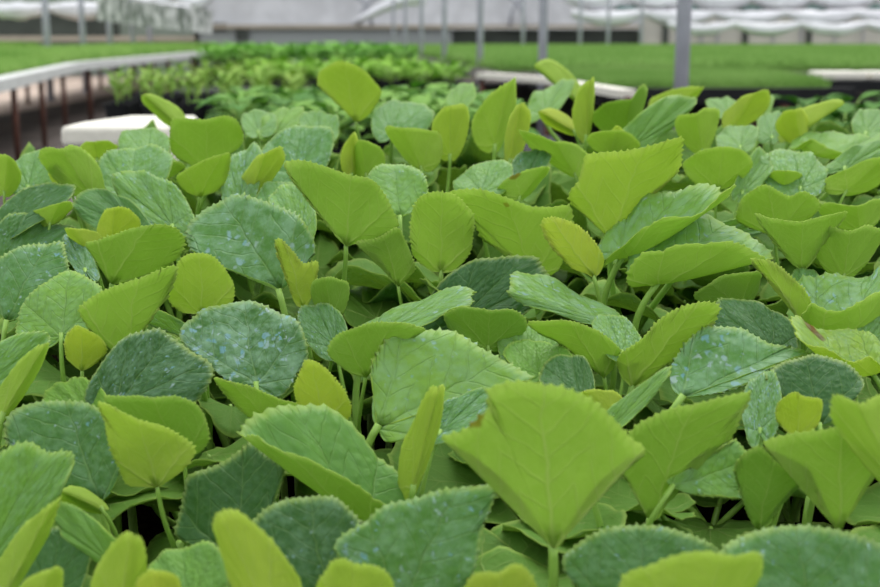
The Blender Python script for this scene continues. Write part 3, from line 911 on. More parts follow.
# traced rims of the most visible leaves: petiole junction, tip, rim points in the photo (projected onto each leaf's own plane)
RIMS = {
 (553,548): ((553,547),(540,380),[(547,540),(528,508),(500,478),(470,455),(441,440),(462,430),(480,414),(489,404),(487,392),(494,383),(520,378),(548,380),(572,388),(595,400),(615,420),(632,440),(646,452),(625,463),(600,483),(580,508),(568,530),(560,543)]),
 (157,487): ((157,486),(140,417),[(150,483),(127,486),(117,465),(108,440),(104,420),(98,402),(108,401),(125,408),(145,419),(165,427),(180,438),(195,452),(186,467),(175,476),(163,484)]),
 (114,283): ((112,283),(150,222),[(107,278),(97,263),(84,248),(92,243),(110,236),(135,226),(155,219),(172,219),(183,230),(185,242),(180,255),(172,262),(165,270),(145,276),(125,282)]),
 (123,360): ((123,359),(140,276),[(118,352),(106,342),(88,328),(78,312),(85,303),(105,290),(120,283),(140,276),(160,268),(176,265),(174,280),(168,295),(160,305),(150,320),(140,335),(130,352)]),
 (346,245): ((346,245),(350,168),[(338,238),(320,215),(300,190),(285,167),(287,161),(305,160),(325,165),(345,172),(370,178),(385,195),(395,215),(398,228),(375,239),(358,243)]),
 (534,276): ((534,277),(505,193),[(520,262),(500,248),(482,238),(470,215),(447,190),(470,186),(492,190),(512,197),(530,205),(550,207),(570,207),(573,225),(568,250),(560,268),(548,276)]),
 (592,276): ((594,277),(553,222),[(585,272),(572,268),(560,256),(550,245),(543,232),(541,220),(548,216),(560,218),(575,224),(588,234),(598,246),(604,260),(600,272)]),
 (612,240): ((612,240),(640,145),[(598,228),(585,215),(572,205),(570,192),(578,180),(583,165),(586,156),(600,152),(625,148),(650,140),(670,133),(679,132),(680,150),(681,165),(672,178),(655,190),(640,205),(628,225)]),
 (803,326): ((803,326),(762,262),[(797,318),(790,300),(775,285),(760,270),(748,256),(757,256),(770,260),(785,272),(800,285),(810,298),(811,312),(808,322)]),
 (632,387): ((632,387),(695,305),[(622,378),(617,362),(622,350),(640,340),(655,325),(670,312),(690,302),(708,300),(720,308),(712,325),(700,342),(685,355),(665,365),(650,380)]),
 (603,377): ((604,377),(570,318),[(595,368),(585,362),(570,350),(555,338),(540,330),(528,318),(545,315),(568,316),(590,326),(608,337),(620,350),(616,362),(610,372)]),
 (356,121): ((356,122),(345,61),[(348,114),(338,103),(325,92),(317,84),(319,73),(328,65),(338,59),(350,61),(362,68),(372,78),(381,91),(378,102),(370,114),(362,120)]),
 (280,295): ((279,291),(220,196),[(270,284),(250,277),(225,268),(200,258),(186,240),(184,222),(195,208),(210,200),(232,191),(255,196),(275,204),(295,213),(310,230),(318,250),(305,268),(290,282)]),
 (256,390): ((256,384),(243,300),[(240,388),(215,372),(195,355),(180,338),(182,325),(192,315),(203,305),(225,300),(245,297),(265,303),(280,312),(297,322),(305,340),(308,358),(298,372),(285,393),(268,395)]),
 (377,428): ((377,427),(500,360),[(372,415),(373,390),(371,370),(380,350),(396,335),(420,331),(450,332),(465,338),(480,348),(500,358),(520,368),(532,378),(500,388),(470,398),(440,410),(420,430),(400,440),(385,440)]),
 (322,427): ((325,424),(312,362),[(310,420),(297,405),(294,388),(300,372),(308,358),(322,364),(335,378),(347,394),(351,410),(346,422)]),
 (82,370): ((82,370),(83,325),[(75,366),(66,356),(65,340),(72,328),(80,322),(92,330),(105,342),(106,352),(98,362),(88,368)]),
 (652,522): ((650,521),(690,402),[(640,505),(628,480),(615,455),(625,432),(640,420),(665,408),(690,400),(715,395),(747,389),(745,400),(738,420),(728,440),(700,455),(680,475),(668,500),(660,515)]),
 (670,488): ((672,487),(745,462),[(668,480),(690,468),(715,450),(735,440),(745,448),(756,458),(748,470),(752,480),(742,490),(744,498),(715,497),(690,494)]),
 (757,532): ((757,531),(775,456),[(748,515),(740,490),(735,465),(745,450),(760,446),(780,462),(800,466),(812,468),(806,480),(790,490),(780,505),(768,525)]),
 (838,532): ((838,531),(842,414),[(828,515),(818,500),(812,480),(808,468),(790,460),(765,448),(785,438),(810,430),(835,422),(850,405),(870,400),(890,400),(892,450),(875,470),(862,490),(850,512)]),
 (441,272): ((441,272),(443,191),[(430,270),(415,258),(410,240),(411,220),(417,200),(426,192),(440,189),(455,193),(465,203),(474,215),(473,235),(470,255),(458,268),(450,272)]),
 (303,309): ((303,308),(286,243),[(295,303),(288,285),(280,262),(275,242),(280,238),(292,250),(303,263),(318,262),(316,280),(312,296),(307,305)]),
 (200,313): ((203,314),(200,253),[(180,312),(166,300),(172,280),(178,262),(190,253),(205,252),(218,260),(228,275),(234,290),(230,306)]),
 (800,272): ((802,271),(800,219),[(790,262),(780,250),(768,235),(755,214),(770,217),(790,219),(810,217),(828,213),(846,210),(843,220),(832,232),(822,245),(812,262)]),
 (680,398): ((682,397),(790,345),[(674,390),(670,378),(672,364),(680,353),(690,343),(705,333),(725,330),(745,332),(765,340),(785,342),(800,343),(808,352),(790,358),(775,365),(760,378),(740,387),(712,394)]),
 (820,428): ((820,425),(806,355),[(808,420),(785,400),(770,385),(765,377),(780,363),(800,356),(815,352),(840,358),(860,372),(864,385),(855,400),(840,412),(830,422)]),
 (797,438): ((797,437),(797,391),[(785,430),(776,418),(778,403),(784,395),(793,388),(803,394),(820,398),(822,412),(820,425),(810,433)]),
 (62,338): ((61,335),(68,270),[(54,344),(40,350),(22,350),(17,330),(20,310),(30,295),(45,283),(65,268),(80,272),(95,282),(103,290),(98,304),(90,320),(88,338),(85,352),(70,350)]),
 (100,504): ((100,503),(64,402),[(85,501),(60,490),(40,475),(20,460),(8,445),(5,425),(15,410),(35,402),(60,400),(85,402),(105,412),(117,425),(120,440),(125,455),(120,472),(110,492)]),
 (395,612): ((400,612),(455,490),[(370,590),(345,565),(335,545),(350,530),(365,522),(375,512),(390,503),(415,498),(440,490),(470,486),(495,487),(490,510),(482,530),(478,555),(470,580),(440,602)]),
 (240,570): ((240,570),(240,450),[(215,555),(195,545),(178,535),(180,515),(186,490),(190,475),(215,465),(235,452),(250,440),(262,450),(285,465),(280,490),(270,515),(258,545)]),
 (330,612): ((330,612),(308,498),[(300,590),(270,570),(250,540),(248,525),(265,508),(285,499),(310,496),(335,497),(350,510),(360,522),(365,550),(355,585)]),
 (815,660): ((815,665),(800,527),[(760,640),(725,600),(712,565),(725,545),(745,535),(770,528),(800,525),(830,528),(860,535),(890,548),(905,580),(880,630)]),
 (640,640): ((640,640),(642,527),[(600,610),(570,580),(562,560),(575,545),(600,530),(630,525),(660,526),(690,535),(715,547),(722,560),(700,590),(670,620)]),
 (210,170): ((208,170),(206,116),[(190,165),(172,155),(170,135),(172,120),(182,116),(205,117),(225,113),(238,118),(243,132),(240,148),(228,155),(218,165)]),
 (200,196): ((200,196),(220,156),[(185,191),(176,180),(185,172),(200,162),(215,154),(229,150),(230,162),(227,178),(218,190)]),
 (717,189): ((717,189),(722,147),[(700,186),(688,178),(684,168),(690,158),(700,150),(720,145),(740,148),(752,160),(750,170),(742,180),(730,187)]),
 (183,460): ((183,460),(155,396),[(165,442),(140,422),(110,406),(105,396),(130,394),(150,393),(175,395),(195,405),(207,425),(209,440),(200,452)]),
 (366,376): ((366,376),(390,323),[(350,372),(330,358),(328,350),(338,338),(360,325),(385,320),(410,321),(425,325),(415,332),(400,345),(385,360),(375,370)]),
 (272,424): ((275,424),(235,384),[(255,420),(235,405),(215,375),(235,380),(260,390),(285,402),(305,408),(300,415),(288,421)]),
 (400,220): ((400,217),(394,163),[(380,206),(368,190),(365,178),(375,165),(390,161),(405,163),(420,172),(428,186),(425,200),(412,212)]),
 (398,286): ((398,286),(384,236),[(390,275),(378,257),(356,243),(375,238),(395,226),(405,240),(415,265),(410,276)]),
 (8,322): ((6,322),(44,243),[(-10,300),(-15,270),(0,260),(20,245),(45,240),(60,238),(66,255),(68,272),(55,290),(35,305),(18,318)]),
 (775,236): ((775,236),(768,187),[(750,228),(737,220),(740,205),(750,193),(762,183),(775,188),(790,196),(805,190),(820,203),(815,215),(800,228)]),
}

LEAVES = []
def L(side, B, T, P, Q, age, spot=0.0, label=None, dT=None, dP=None, dQ=None, db=0.0, M=None, dM=0.0, lobe=None, wave=0.045, brown=0.0, d=None, teeth=0.019, dr=0.04, bc=(0.64, 0.66), br=0.17):
    B0 = B
    if B0 in RIMS: B, T = RIMS[B0][0], RIMS[B0][1]
    ys = [B[1], T[1], P[1], Q[1]]
    Y0 = (d if d is not None else depth_of(max(ys))) + db / 100.0
    if side == 'U':
        dT = -1.5 if dT is None else dT; dP = 1.2 if dP is None else dP; dQ = 1.2 if dQ is None else dQ
        lobe = 0.06 if lobe is None else lobe
    else:
        dT = 4.5 if dT is None else dT; dP = 1.8 if dP is None else dP; dQ = 1.8 if dQ is None else dQ
        lobe = 0.55 if lobe is None else lobe
    sc = Y0
    b = at(B[0], B[1], Y0); t = at(T[0], T[1], Y0 + dT / 100 * sc); p = at(P[0], P[1], Y0 + dP / 100 * sc); q = at(Q[0], Q[1], Y0 + dQ / 100 * sc)
    m = at(M[0], M[1], Y0 + dM / 100 * sc) if M else None
    n = (q - p).cross(t - b)
    view = Vector((0, 0, EYE)) - (b + t + p + q) / 4
    if side == 'W': flip = n.z < 0
    elif side == 'U': flip = n.dot(view) > 0
    else: flip = n.dot(view) < 0
    if flip: p, q = q, p
    poly = None
    if B0 in RIMS:
        n = (q - p).cross(t - b).normalized()
        ey = t - b; Ln = ey.length; ex = (ey / Ln).cross(n)
        poly = []
        for (rx, ry) in RIMS[B0][2]:
            dv = at(rx, ry, 1.0) - Vector((0, 0, EYE))
            k = (b - Vector((0, 0, EYE))).dot(n) / dv.dot(n)
            h = Vector((0, 0, EYE)) + dv * k - b
            poly.append((h.dot(ex) / Ln, h.dot(ey) / Ln ** 2))
    LEAVES.append(dict(bc=bc, br=br, poly=poly, B=b, T=t, P=p, Q=q, M=m, age=age, spot=spot, label=label, lobe=lobe, wave=wave, brown=brown, teeth=teeth, dr=dr))

# --- far edge of the bed
L('U', (356,121), (345,59), (316,84), (382,92), .2, 0, 'seedling with the tall lone upright leaf rising highest above the back of the front bed', d=1.75)
L('T', (392,134), (402,100), (371,113), (434,118), .65, .35)
L('U', (421,167), (404,128), (381,127), (441,138), .3, 0, 'seedling with pale upright blunt leaf on a straight stalk, right of the tallest leaf')
L('U', (450,155), (450,105), (429,126), (469,120), .15, 0, db=-3)
L('T', (457,110), (466,82), (447,97), (477,92), .4, .15)
L('U', (495,145), (508,82), (470,122), (515,106), .28, 0, 'seedling with pointed upright leaf tilted left before the white rail board')
L('U', (510,160), (520,104), (506,132), (529,130), .08)
L('T', (545,112), (566,79), (531,97), (572,93), .45, .25)
L('U', (577,100), (535,66), (556,86), (566,69), .3, 0, 'seedling at the far edge whose leaf tip points left in front of the second post')
L('U', (586,136), (590,80), (571,108), (594,104), .15)
L('U', (574,131), (539,111), (551,127), (563,112), .03, 0, 'seedling with small yellow leaves clustered at the far edge, right of the second post')
L('U', (625,134), (630,97), (590,114), (648,92), .62, 0, 'seedling with dark hollow leaf at the far edge below the black tray edge', dT=-3)
L('T', (632,146), (693,97), (644,110), (670,131), .5, .2)
L('U', (668,113), (701,86), (654,97), (690,102), .2, 0, 'seedling with bright leaf tip poking up in front of the thickest post', db=4)
L('U', (702,150), (696,114), (675,126), (719,112), .3)
L('U', (734,126), (757,91), (725,111), (769,106), .12, 0, 'seedling with plump upright yellow-green leaf below the black tray edge at the right')
L('T', (728,114), (720,96), (706,105), (739,103), .5, .2)
L('T', (763,118), (769,94), (757,105), (774,102), .4, .2)
L('U', (790,139), (843,103), (797,113), (816,120), .2, 0, 'seedling whose leaf tip points right in front of the deep green seedlings')
L('U', (801,142), (795,110), (775,126), (808,116), .08)
L('T', (772,137), (781,111), (756,122), (787,125), .6, .3)
L('W', (812,154), (888,132), (845,136), (856,149), .35, .3, 'seedling with half folded long leaf at the right edge below the deep green seedlings', dP=5, dQ=-2, M=(852,156))
L('T', (866,133), (880,110), (855,114), (892,121), .5, .3)
L('U', (846,191), (884,157), (826,173), (888,177), .33, 0, 'seedling with bright smooth leaf at the right edge of the bed, third row back')
L('T', (845,168), (890,141), (850,148), (884,160), .5, .35)
L('T', (740,147), (745,125), (716,135), (759,133), .5, .3)
L('T', (800,188), (795,150), (757,166), (828,166), .5, .5)
L('T', (742,192), (767,153), (746,162), (770,176), .45, .45)
L('U', (784,187), (785,170), (764,178), (804,176), .3)
L('U', (717,189), (722,145), (683,168), (753,165), .33, .0, 'seedling with broad olive upright leaf on the right, two rows below the plump pointed leaf')
# --- far left
L('U', (180,126), (144,95), (156,116), (176,103), .3, 0, 'seedling with pointed tip beside the white foam box')
L('U', (210,170), (206,111), (168,140), (244,130), .42, 0, 'seedling with big square shouldered leaf right of the white foam box')
L('U', (200,196), (229,151), (175,179), (229,170), .3, 0, 'seedling with smooth oval upturned leaf below the big square shouldered leaf', dT=-2)
L('T', (148,158), (150,129), (118,140), (173,140), .5, .35)
L('U', (92,198), (62,146), (43,166), (101,166), .38, 0, 'seedling with arched leaf at the left below the white foam box')
L('T', (28,187), (36,150), (10,166), (57,165), .6, .4, 'seedling with pale leaf at the far left edge, beside the dark aisle')
L('U', (4,192), (8,156), (-18,170), (22,178), .28)
L('U', (72,191), (62,159), (49,176), (86,170), .1)
L('T', (12,226), (64,182), (8,194), (62,206), .92, .3, 'seedling with dark ribbed leaf at the left edge, behind the bluish spotted leaves')
L('T', (132,192), (135,147), (96,166), (173,160), .55, .55)
L('T', (172,226), (135,171), (122,204), (184,192), .5, .5, 'seedling with pale dappled leaves left of the big spotted leaf')
L('T', (138,230), (94,190), (76,214), (132,203), .8, .2)
L('U', (148,181), (150,163), (126,168), (186,165), .35)
L('U', (50,223), (60,202), (30,216), (73,208), .3)
L('U', (112,239), (115,207), (96,228), (141,222), .05, 0, 'seedling with small frilly yellow leaf behind the broad dark green one at the left')
L('U', (90,251), (69,228), (72,241), (101,236), .12)
L('U', (97,158), (95,140), (79,150), (121,146), .2)
# --- second row left
L('U', (114,283), (140,223), (82,247), (185,246), .5, 0, 'seedling with broad smooth dark green leaf rising to the right at the left', dT=-2)
L('U', (123,360), (140,272), (77,311), (177,266), .38, 0, 'seedling with tall bright slim stalked leaf, below the broad dark green leaf at left', db=2)
L('T', (8,322), (45,240), (-18,262), (66,270), .8, .55, 'seedling with large bluish spotted leaf at the left edge')
L('T', (5,262), (50,222), (0,224), (64,244), .85, .4, db=6)
L('T', (85,270), (68,234), (64,255), (93,256), .8, 1.0)
L('T', (62,338), (72,267), (16,306), (104,291), .35, .25, 'seedling with round pale veined leaf at the left, in front of the bluish spotted one', lobe=.85)
L('U', (82,370), (80,323), (64,353), (107,345), 0, 0, 'seedling with tiny pale yellow leaf showing bright veins at the left')
L('U', (200,313), (199,251), (165,290), (234,285), .22, 0, 'seedling with pale olive upright leaf in front of the large spotted one', d=.97)
L('T', (280,295), (208,196), (187,268), (305,211), .78, .8, 'seedling with the very large dark leaf flecked with pale blue, left of the middle', dT=6)
L('U', (303,309), (277,238), (279,286), (319,262), .12, 0, 'seedling with narrow young upright leaf in front of the very large flecked leaf', db=1)
L('T', (182,335), (126,316), (150,304), (168,330), .45, .5)
L('T', (258,132), (252,111), (238,122), (277,116), .5, .4)
L('T', (275,132), (290,106), (263,120), (304,118), .35, .1)
L('T', (320,140), (318,112), (296,120), (339,122), .55, .4, 'seedling with flat pale bluish leaf left of the tallest leaf')
L('T', (295,172), (300,126), (257,150), (334,141), .7, .5, 'seedling with broad bluish flecked leaf below and left of the tallest leaf')
L('T', (240,202), (246,146), (220,176), (262,165), .55, .85)
L('U', (250,197), (265,153), (239,181), (284,160), .15, 0, 'seedling with curled young bright leaf between two bluish flecked leaves')
L('T', (275,218), (285,181), (254,196), (312,205), .6, .45)
L('T', (300,232), (290,186), (269,206), (314,205), .4, .45)
# --- centre
L('U', (346,245), (352,165), (284,165), (396,222), .48, 0, 'seedling with the big arching smooth leaf on a thick stalk left of centre', d=1.08, dQ=4)
L('U', (398,286), (378,224), (356,243), (415,262), .52, 0, d=1.08, dQ=3)
L('U', (352,174), (352,135), (338,156), (359,150), .08)
L('U', (366,174), (362,139), (350,165), (389,156), .35, 0, 'seedling with short rounded leaves just below the tallest leaf')
L('T', (400,220), (395,161), (364,187), (431,186), .42, .35, 'seedling with round pale serrated leaf near the middle of the bed', lobe=.7)
L('U', (441,272), (446,189), (410,226), (475,224), .33, .1, 'seedling with grey-green upright veined leaf on a straight stalk at the middle', d=1.10)
L('U', (534,276), (495,187), (446,206), (570,206), .32, 0, 'seedling with wide flaring bright leaf with a brown bitten spot, right of the veined leaf', brown=1.0, bc=(0.02, 0.9), br=.045, d=1.14)
L('U', (592,276), (543,216), (553,256), (586,221), .02, 0, 'seedling with frilled yellow leaves in front of the big pointed leaf right of centre', d=1.06)
L('U', (612,240), (650,138), (571,188), (682,150), .2, 0, 'seedling with the big upright bright leaf with toothed rim, right of centre', d=1.16, dT=-2)
L('W', (622,258), (727,187), (645,195), (676,218), .4, .6, 'seedling with half folded frosted leaf whose tip points right, right of centre', dT=1, dP=6, dQ=-3, M=(664,238), d=1.09)
L('W', (657,284), (769,254), (690,219), (704,237), .38, .6, 'seedling with arching frosted leaf on a slanting stalk, right of centre', dT=0, dP=7, dQ=-2, M=(706,274), d=1.04)
L('U', (803,326), (748,254), (766,296), (800,272), .25, 0, 'seedling with narrow drooping leaf with browned rim on the right', brown=.7, dT=-2, d=1.0)
L('W', (820,338), (908,268), (846,272), (862,295), .38, .7, 'seedling with half folded frosted leaf at the right edge, middle height', dP=6, dQ=-3, M=(866,330), d=.98)
L('U', (800,272), (800,222), (755,214), (849,211), .48, 0, 'seedling with spreading wing shaped leaf on the right', lobe=.05)
L('U', (844,275), (850,231), (811,238), (884,233), .5)
L('U', (775,236), (762,183), (734,215), (817,203), .42, 0, 'seedling with wavy rimmed leaf behind the wing shaped leaf on the right', wave=.08)
L('U', (860,230), (856,204), (814,207), (888,200), .4)
L('T', (700,242), (764,228), (725,221), (742,241), .6, .5)
L('T', (772,348), (740,298), (714,325), (792,320), .95, .25)
L('U', (740,307), (752,271), (694,293), (760,285), .6)
L('T', (812,303), (799,267), (789,286), (827,285), .6, .4)
L('T', (862,347), (886,314), (851,328), (893,335), .5, .4)
L('T', (458,322), (522,258), (452,270), (540,300), 1.0, .15, db=5)
L('U', (488,347), (490,308), (444,318), (532,322), .72)
L('T', (598,320), (508,288), (548,312), (553,277), .42, .65, 'seedling with frosted leaf pointing left over a smooth bright one at the centre', d=1.0, dT=0, dP=-1, dQ=5)
L('U', (603,377), (572,316), (527,317), (622,352), .4, 0, d=.94)
L('T', (622,352), (606,314), (594,331), (638,330), .45, .6)
L('T', (530,358), (526,322), (497,342), (562,338), .45, .35)
L('T', (540,375), (535,341), (504,350), (577,357), .5, .0)
L('T', (580,397), (570,354), (539,381), (594,371), .95, .1)
L('T', (482,192), (490,161), (454,180), (514,172), .5, .35, 'seedling with flat frosted leaf behind the wide flaring leaf')
L('U', (520,197), (545,167), (499,183), (541,182), .4, 0, brown=.8)
L('T', (525,182), (540,147), (509,165), (550,160), .9, .4)
L('U', (575,174), (555,140), (521,136), (593,152), .35, 0, 'seedling with low spreading leaves behind the big toothed upright leaf')
L('U', (612,154), (615,131), (587,138), (642,145), .3)
L('U', (619,152), (618,126), (610,140), (627,138), .08)
# --- third row
L('T', (256,390), (247,296), (179,337), (307,352), .92, 1.0, 'seedling with dark leaf thickly flecked with pale blue, left of the small yellow leaf', d=.88, dT=5)
L('U', (272,424), (218,374), (245,408), (300,408), .42, 0, d=.85)
L('T', (375,334), (471,289), (408,300), (432,322), .42, .6, dT=3, dP=4, dQ=-1)
L('U', (366,376), (385,321), (326,353), (426,326), .56, 0, 'seedling with smooth oval leaf under a frosted pointed one near the middle')
L('U', (322,427), (309,358), (294,396), (351,400), .03, 0, 'seedling with small upright yellow leaf near the middle', d=.84)
L('T', (377,428), (530,370), (418,330), (462,402), .32, .4, 'seedling with broad light green ribbed leaf left of the large front leaf', dT=4, dP=5, dQ=0, d=.84, lobe=.35)
L('W', (369,522), (242,430), (345,417), (335,462), .6, .12, 'seedling with half folded leaf pointing left, lower middle', dT=0, dP=6, dQ=-3, M=(308,484), d=.76)
L('U', (413,487), (438,384), (402,450), (442,418), .18, 0, 'seedling with slim upright leaf seen edge on beside the large front leaf', d=.78)
L('T', (440,432), (487,389), (440,405), (492,410), .7, .6)
L('T', (335,347), (315,304), (299,330), (346,320), .8, .5)
L('U', (332,317), (325,279), (311,292), (349,288), .6)
L('T', (118,404), (168,338), (108,352), (207,388), 1.0, .5, 'seedling with dark bluish leaf in the shade behind the small stalked leaf at the left')
L('U', (183,460), (158,391), (107,402), (209,434), .62)
L('T', (95,418), (66,381), (44,406), (107,391), .35, 0, wave=.1)
L('U', (157,487), (128,404), (112,470), (195,452), .2, 0, 'seedling with fan shaped yellow-green leaf on an upright stalk at lower left', d=.75)
L('T', (100,504), (62,399), (7,442), (120,428), .85, .4, 'seedling with large bluish green leaf behind the fan shaped leaf at lower left', d=.78)
L('U', (102,509), (62,490), (72,507), (86,490), .3, 0, d=.76)
L('T', (-20,390), (49,335), (-8,346), (34,372), .5, .45)
L('U', (3,414), (46,342), (-4,390), (32,382), .3, 0, 'seedling with upturned bright leaf at the left edge, halfway down')
L('T', (680,398), (808,347), (712,330), (768,377), .7, .75, 'seedling with large grey-blue flecked leaf with a pale blue tip on the right', d=.87, dT=4, dP=5, dQ=0)
L('T', (820,428), (802,351), (763,386), (866,374), 1.0, .15, 'seedling with dark hollow leaf right of the grey-blue flecked leaf', dP=-2, dQ=-2)
L('T', (760,430), (755,377), (741,410), (781,390), .6, .85)
L('U', (797,438), (795,388), (774,415), (823,400), .04, 0, 'seedling with small square yellow leaf at the right')
L('W', (873,374), (795,330), (838,327), (832,352), .15, .3, 'seedling with narrow yellowish leaf with browned rim at the right', brown=.8, dT=0, dP=5, dQ=-3, M=(838,368))
L('U', (632,387), (706,300), (616,352), (706,343), .3, 0, 'seedling with bright pointed leaf leaning right, behind the large front leaf', d=.93)
L('T', (602,437), (666,369), (612,404), (652,396), .4, .35, d=.78)
L('U', (612,417), (585,391), (579,402), (620,395), .1, 0, brown=1.0)
# --- front row
L('U', (553,548), (538,377), (441,438), (646,450), .36, 0, 'seedling with the largest fan shaped front leaf on a pale stalk, centre bottom', d=.66, lobe=.0, brown=.9, bc=(0.37, 0.83), br=.075, wave=.035, teeth=.016, dT=-1)
L('U', (652,522), (690,402), (611,452), (750,392), .5, 0, 'seedling with wide leaning leaf and torn grey patch, right of the largest front leaf', d=.74)
L('T', (670,488), (754,452), (702,432), (738,490), .45, .35, dP=1, dQ=0, d=.725)
L('U', (757,532), (776,443), (741,470), (814,466), .72, 0, d=.74)
L('U', (838,532), (835,420), (765,447), (890,450), .44, 0, 'seedling with broad shady upright leaf at lower right', d=.72)
L('U', (905,490), (858,404), (834,424), (905,400), .3, 0, 'seedling with blurred pointed leaf cut by the right edge', d=.68)
L('T', (330,612), (300,496), (249,527), (364,520), 1.0, .4, 'seedling with dark flecked leaf at the bottom, left of the middle', d=.66)
L('T', (240,570), (238,446), (178,520), (290,470), .96, .12, 'seedling with dark toothed leaf below the half folded leaf at lower left', d=.75)
L('T', (395,612), (470,488), (333,542), (494,552), .78, .55, 'seedling with wide bluish flecked leaf at the bottom left of the largest front leaf', d=.65)
L('U', (272,622), (221,512), (226,575), (296,572), .15, 0, 'seedling with blurred yellow-green leaf at the bottom edge, left part', d=.6)
L('U', (355,640), (352,562), (316,592), (397,590), .2, 0, 'seedling with blurred leaf tip at the bottom edge below the dark flecked leaf', d=.6)
L('U', (500,640), (500,570), (463,592), (537,590), .1, 0, 'seedling with blurred yellow leaf tip at the bottom edge under the largest front leaf', d=.6)
L('T', (640,640), (640,524), (560,562), (724,545), .85, .3, 'seedling with low dark frosted leaf at the bottom, right of the largest front stalk', d=.64)
L('T', (815,660), (800,526), (712,560), (898,550), .8, .4, 'seedling with broad frosted leaf filling the bottom right corner', d=.62)
L('U', (700,640), (720,555), (618,588), (764,570), .25, 0, 'seedling with blurred bright leaf at the bottom edge, right part', d=.56)
L('T', (-15,562), (44,449), (-30,478), (58,502), .5, .35, 'seedling with large pale frosted leaf cut by the left edge near the bottom', d=.70, dT=3)
L('U', (8,590), (52,505), (-2,552), (46,538), .25, 0, d=.66)
L('U', (118,624), (132,530), (91,588), (147,572), .2, 0, 'seedling with blurred upright pale leaf at the bottom left', d=.61)
L('T', (112,562), (50,507), (74,546), (101,524), .5, .1, d=.68)
L('T', (190,604), (180,547), (148,572), (228,565), .5, .1, d=.66)
L('U', (158,634), (155,570), (134,592), (182,590), 0, 0, d=.6)
L('T', (50,594), (60,528), (18,562), (92,552), .92, .1, 'seedling with dark low leaf in the bottom left corner', d=.69)
L('U', (30,626), (50,570), (12,592), (62,590), .2, 0, d=.61)

# --- assemble the seedlings
def anchor(lf):
    back = (lf['B'] - lf['T']); back.z = 0
    if back.length > 0.05: back = back.normalized() * 0.05
    return Vector((lf['B'].x + back.x * 0.3, lf['B'].y + 0.02 + back.y * 0.2))
sig = [l for l in LEAVES if l['label']]
for l in LEAVES: l['a'] = anchor(l)
groups = {id(s): [s] for s in sig}
for l in LEAVES:
    if l['label']: continue
    best = min(sig, key=lambda s: (s['a'] - l['a']).length + 0.02 * (len(groups[id(s)]) - 1))
    groups[id(best)].append(l)

PLANT_XY = []
seed = 100
def stalk(B, back, node, r, parent):
    dist = (B - node).length
    p1 = B + back * min(0.45 * dist, 0.05)
    p2 = node + Vector((0, 0, 0.35 * dist)) + (Vector((B.x, B.y, 0)) - Vector((node.x, node.y, 0))) * 0.25
    pts = bez(B + back * -0.002, p1, p2, node, 12)
    V, F = tube_data(pts, [r * (0.8 + 0.4 * k / 12) for k in range(13)], 9)
    return mesh_obj('leaf_stalk', V, F, M_STALK, parent)

for s in sig:
    mem = groups[id(s)]
    c = Vector((0, 0))
    for l in mem: c += l['a'] * (2.0 if l is s else 1.0)
    c /= (len(mem) + 1.0)
    root = empty('leafy_seedling', (c.x, c.y, SOIL))
    tag(root, s['label'], 'seedling', 'big leaved seedlings of the front bed')
    PLANT_XY.append((c.x, c.y))
    zmin = min(l['B'].z for l in mem) - SOIL
    znode = max(0.04, min(zmin - 0.055, 0.6 * zmin))
    top = Vector((0, 0, znode))
    org = Vector((c.x, c.y, SOIL))
    stem_pts = bez(Vector((0, 0, -0.01)), Vector((0.004, 0, znode * 0.4)), Vector((-0.004, 0.003, znode * 0.7)), top + Vector((0, 0, 0.015)), 8)
    V, F = tube_data(stem_pts, [0.0042 - 0.001 * k / 8 for k in range(9)], 9)
    mesh_obj('stem', V, F, M_STALK, root)
    for l in mem:
        seed += 1
        mv = {k: (l[k] - org) if l[k] is not None else None for k in ('B', 'T', 'P', 'Q', 'M')}
        me = leaf_mesh('leaf', seed, mv['B'], mv['T'], mv['P'], mv['Q'], mv['M'], l['lobe'], l['wave'], teeth=l['teeth'], droop=l['dr'], poly=l['poly'], bc=l['bc'], br=l['br'])
        o = link(bpy.data.objects.new('leaf', me), root)
        o.color = (l['age'], l['spot'], l['brown'], 1)
        size = (l['T'] - l['B']).length
        back = (mv['B'] - (mv['M'] if mv['M'] is not None else mv['T'])).normalized()
        back = (back * 0.6 + Vector((0, 0, -0.6))).normalized()
        stalk(mv['B'], back, top * 0.92, max(0.0017, min(0.0034, 0.034 * size)), o)

# --- low shaded seedlings between them: prototypes copied part by part
def low_proto(sd):
    r2 = random.Random(sd)
    parts = []
    n = 5
    for i in range(n):
        an = i * 2.4 + r2.uniform(-0.3, 0.3)
        h = r2.uniform(0.55, 1.0)
        out = r2.uniform(0.025, 0.05)
        B = Vector((math.cos(an) * out, math.sin(an) * out, h))
        L_ = r2.uniform(0.065, 0.095); W_ = L_ * r2.uniform(1.0, 1.2)
        tilt = r2.uniform(-0.4, 0.2)
        d = Vector((math.cos(an) * math.cos(tilt), math.sin(an) * math.cos(tilt), math.sin(tilt)))
        sd_ = Vector((-math.sin(an), math.cos(an), r2.uniform(-0.2, 0.2))).normalized()
        up = sd_.cross(d)
        if up.z < 0: up = -up
        parts.append((B, d, sd_, up, L_, W_, r2.uniform(0.82, 1.0), r2.uniform(0, 0.35)))
    return parts

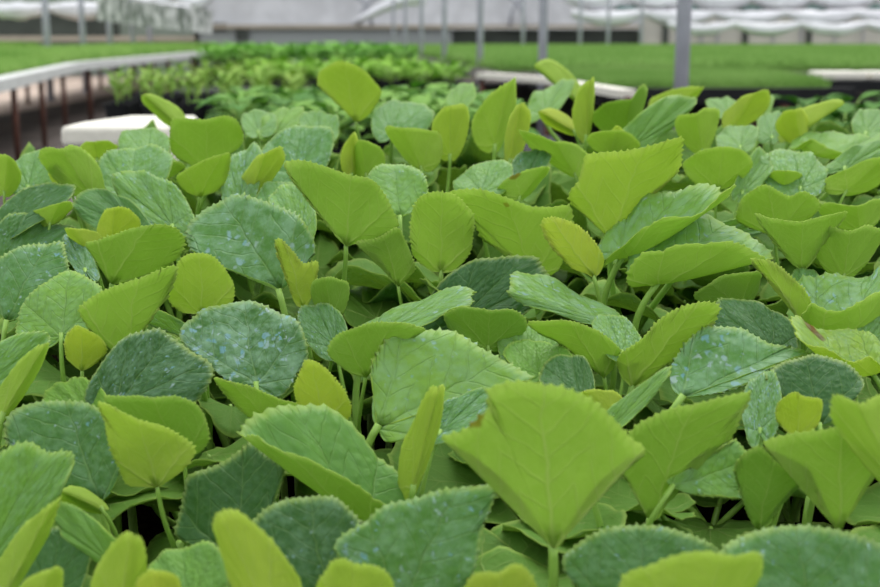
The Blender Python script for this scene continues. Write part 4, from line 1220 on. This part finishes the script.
def make_low(sd, x, y, H):
    root = empty('leafy_seedling', (x, y, SOIL))
    tag(root, 'low shaded seedling half hidden under the larger leaves of the front bed', 'seedling', 'low shaded seedlings of the front bed')
    V, F = tube_data([Vector((0, 0, -0.01)), Vector((0.003, 0, H * 0.25)), Vector((0, 0, H * 0.45))], [0.004, 0.0036, 0.003], 8)
    mesh_obj('stem', V, F, M_STALK, root)
    for i, (B, d, s_, up, L_, W_, age, spot) in enumerate(low_proto(sd)):
        b = Vector((B.x, B.y, B.z * H))
        me = leaf_mesh('leaf', sd * 10 + i, b, b + d * L_, b + d * L_ * 0.35 - s_ * W_ / 2 + up * 0.012, b + d * L_ * 0.35 + s_ * W_ / 2 + up * 0.012,
                       b + d * L_ * 0.5 + up * 0.006, 0.6, 0.06, NT=72, NR=6)
        o = link(bpy.data.objects.new('leaf', me), root)
        o.color = (age, spot, 0, 1)
        stalk(b, (-d * 0.4 + Vector((0, 0, -0.6))).normalized(), Vector((0, 0, H * 0.42)), 0.0024, o)
    return root

def copy_tree(o, parent=None):
    c = o.copy(); COL.objects.link(c)
    if parent is not None: c.parent = parent
    for ch in list(o.children): copy_tree(ch, c)
    return c

def canopy_z(y):
    return float(np.interp(y, [0.58, 0.73, 0.86, 0.98, 1.12, 1.3, 1.6, 1.95, 2.35], [0.645, 0.64, 0.66, 0.69, 0.725, 0.755, 0.785, 0.80, 0.81]))
protos = []
r3 = random.Random(5)
y = 0.62
row = 0
while y < 2.2:
    half = 0.36 * y + 0.09
    x = -half - 0.02 + (0.06 if row % 2 else 0.0)
    while x < half + 0.12:
        xx, yy = x + r3.uniform(-0.02, 0.02), y + r3.uniform(-0.02, 0.02)
        x += 0.098
        if yy > 1.55 and xx < -0.235 * yy - (0.12 if yy < 1.75 else 0.0): continue
        if yy > 2.15: continue
        if any((xx - a) ** 2 + (yy - b) ** 2 < 0.032 ** 2 for a, b in PLANT_XY): continue
        H = canopy_z(yy) - SOIL - float(np.interp(yy, [0.6, 1.1, 1.5, 2.0], [0.058, 0.062, 0.066, 0.082]))
        if len(protos) < 8:
            o = make_low(500 + len(protos), xx, yy, 1.0 * H); protos.append((o, H))
        else:
            src, h0 = protos[r3.randrange(8)]
            o = copy_tree(src)
            o.location = (xx, yy, SOIL); o.rotation_euler = (0, 0, r3.uniform(0, 6.28))
            k = H / h0
            o.scale = (1, 1, k)
    y += 0.10
    row += 1
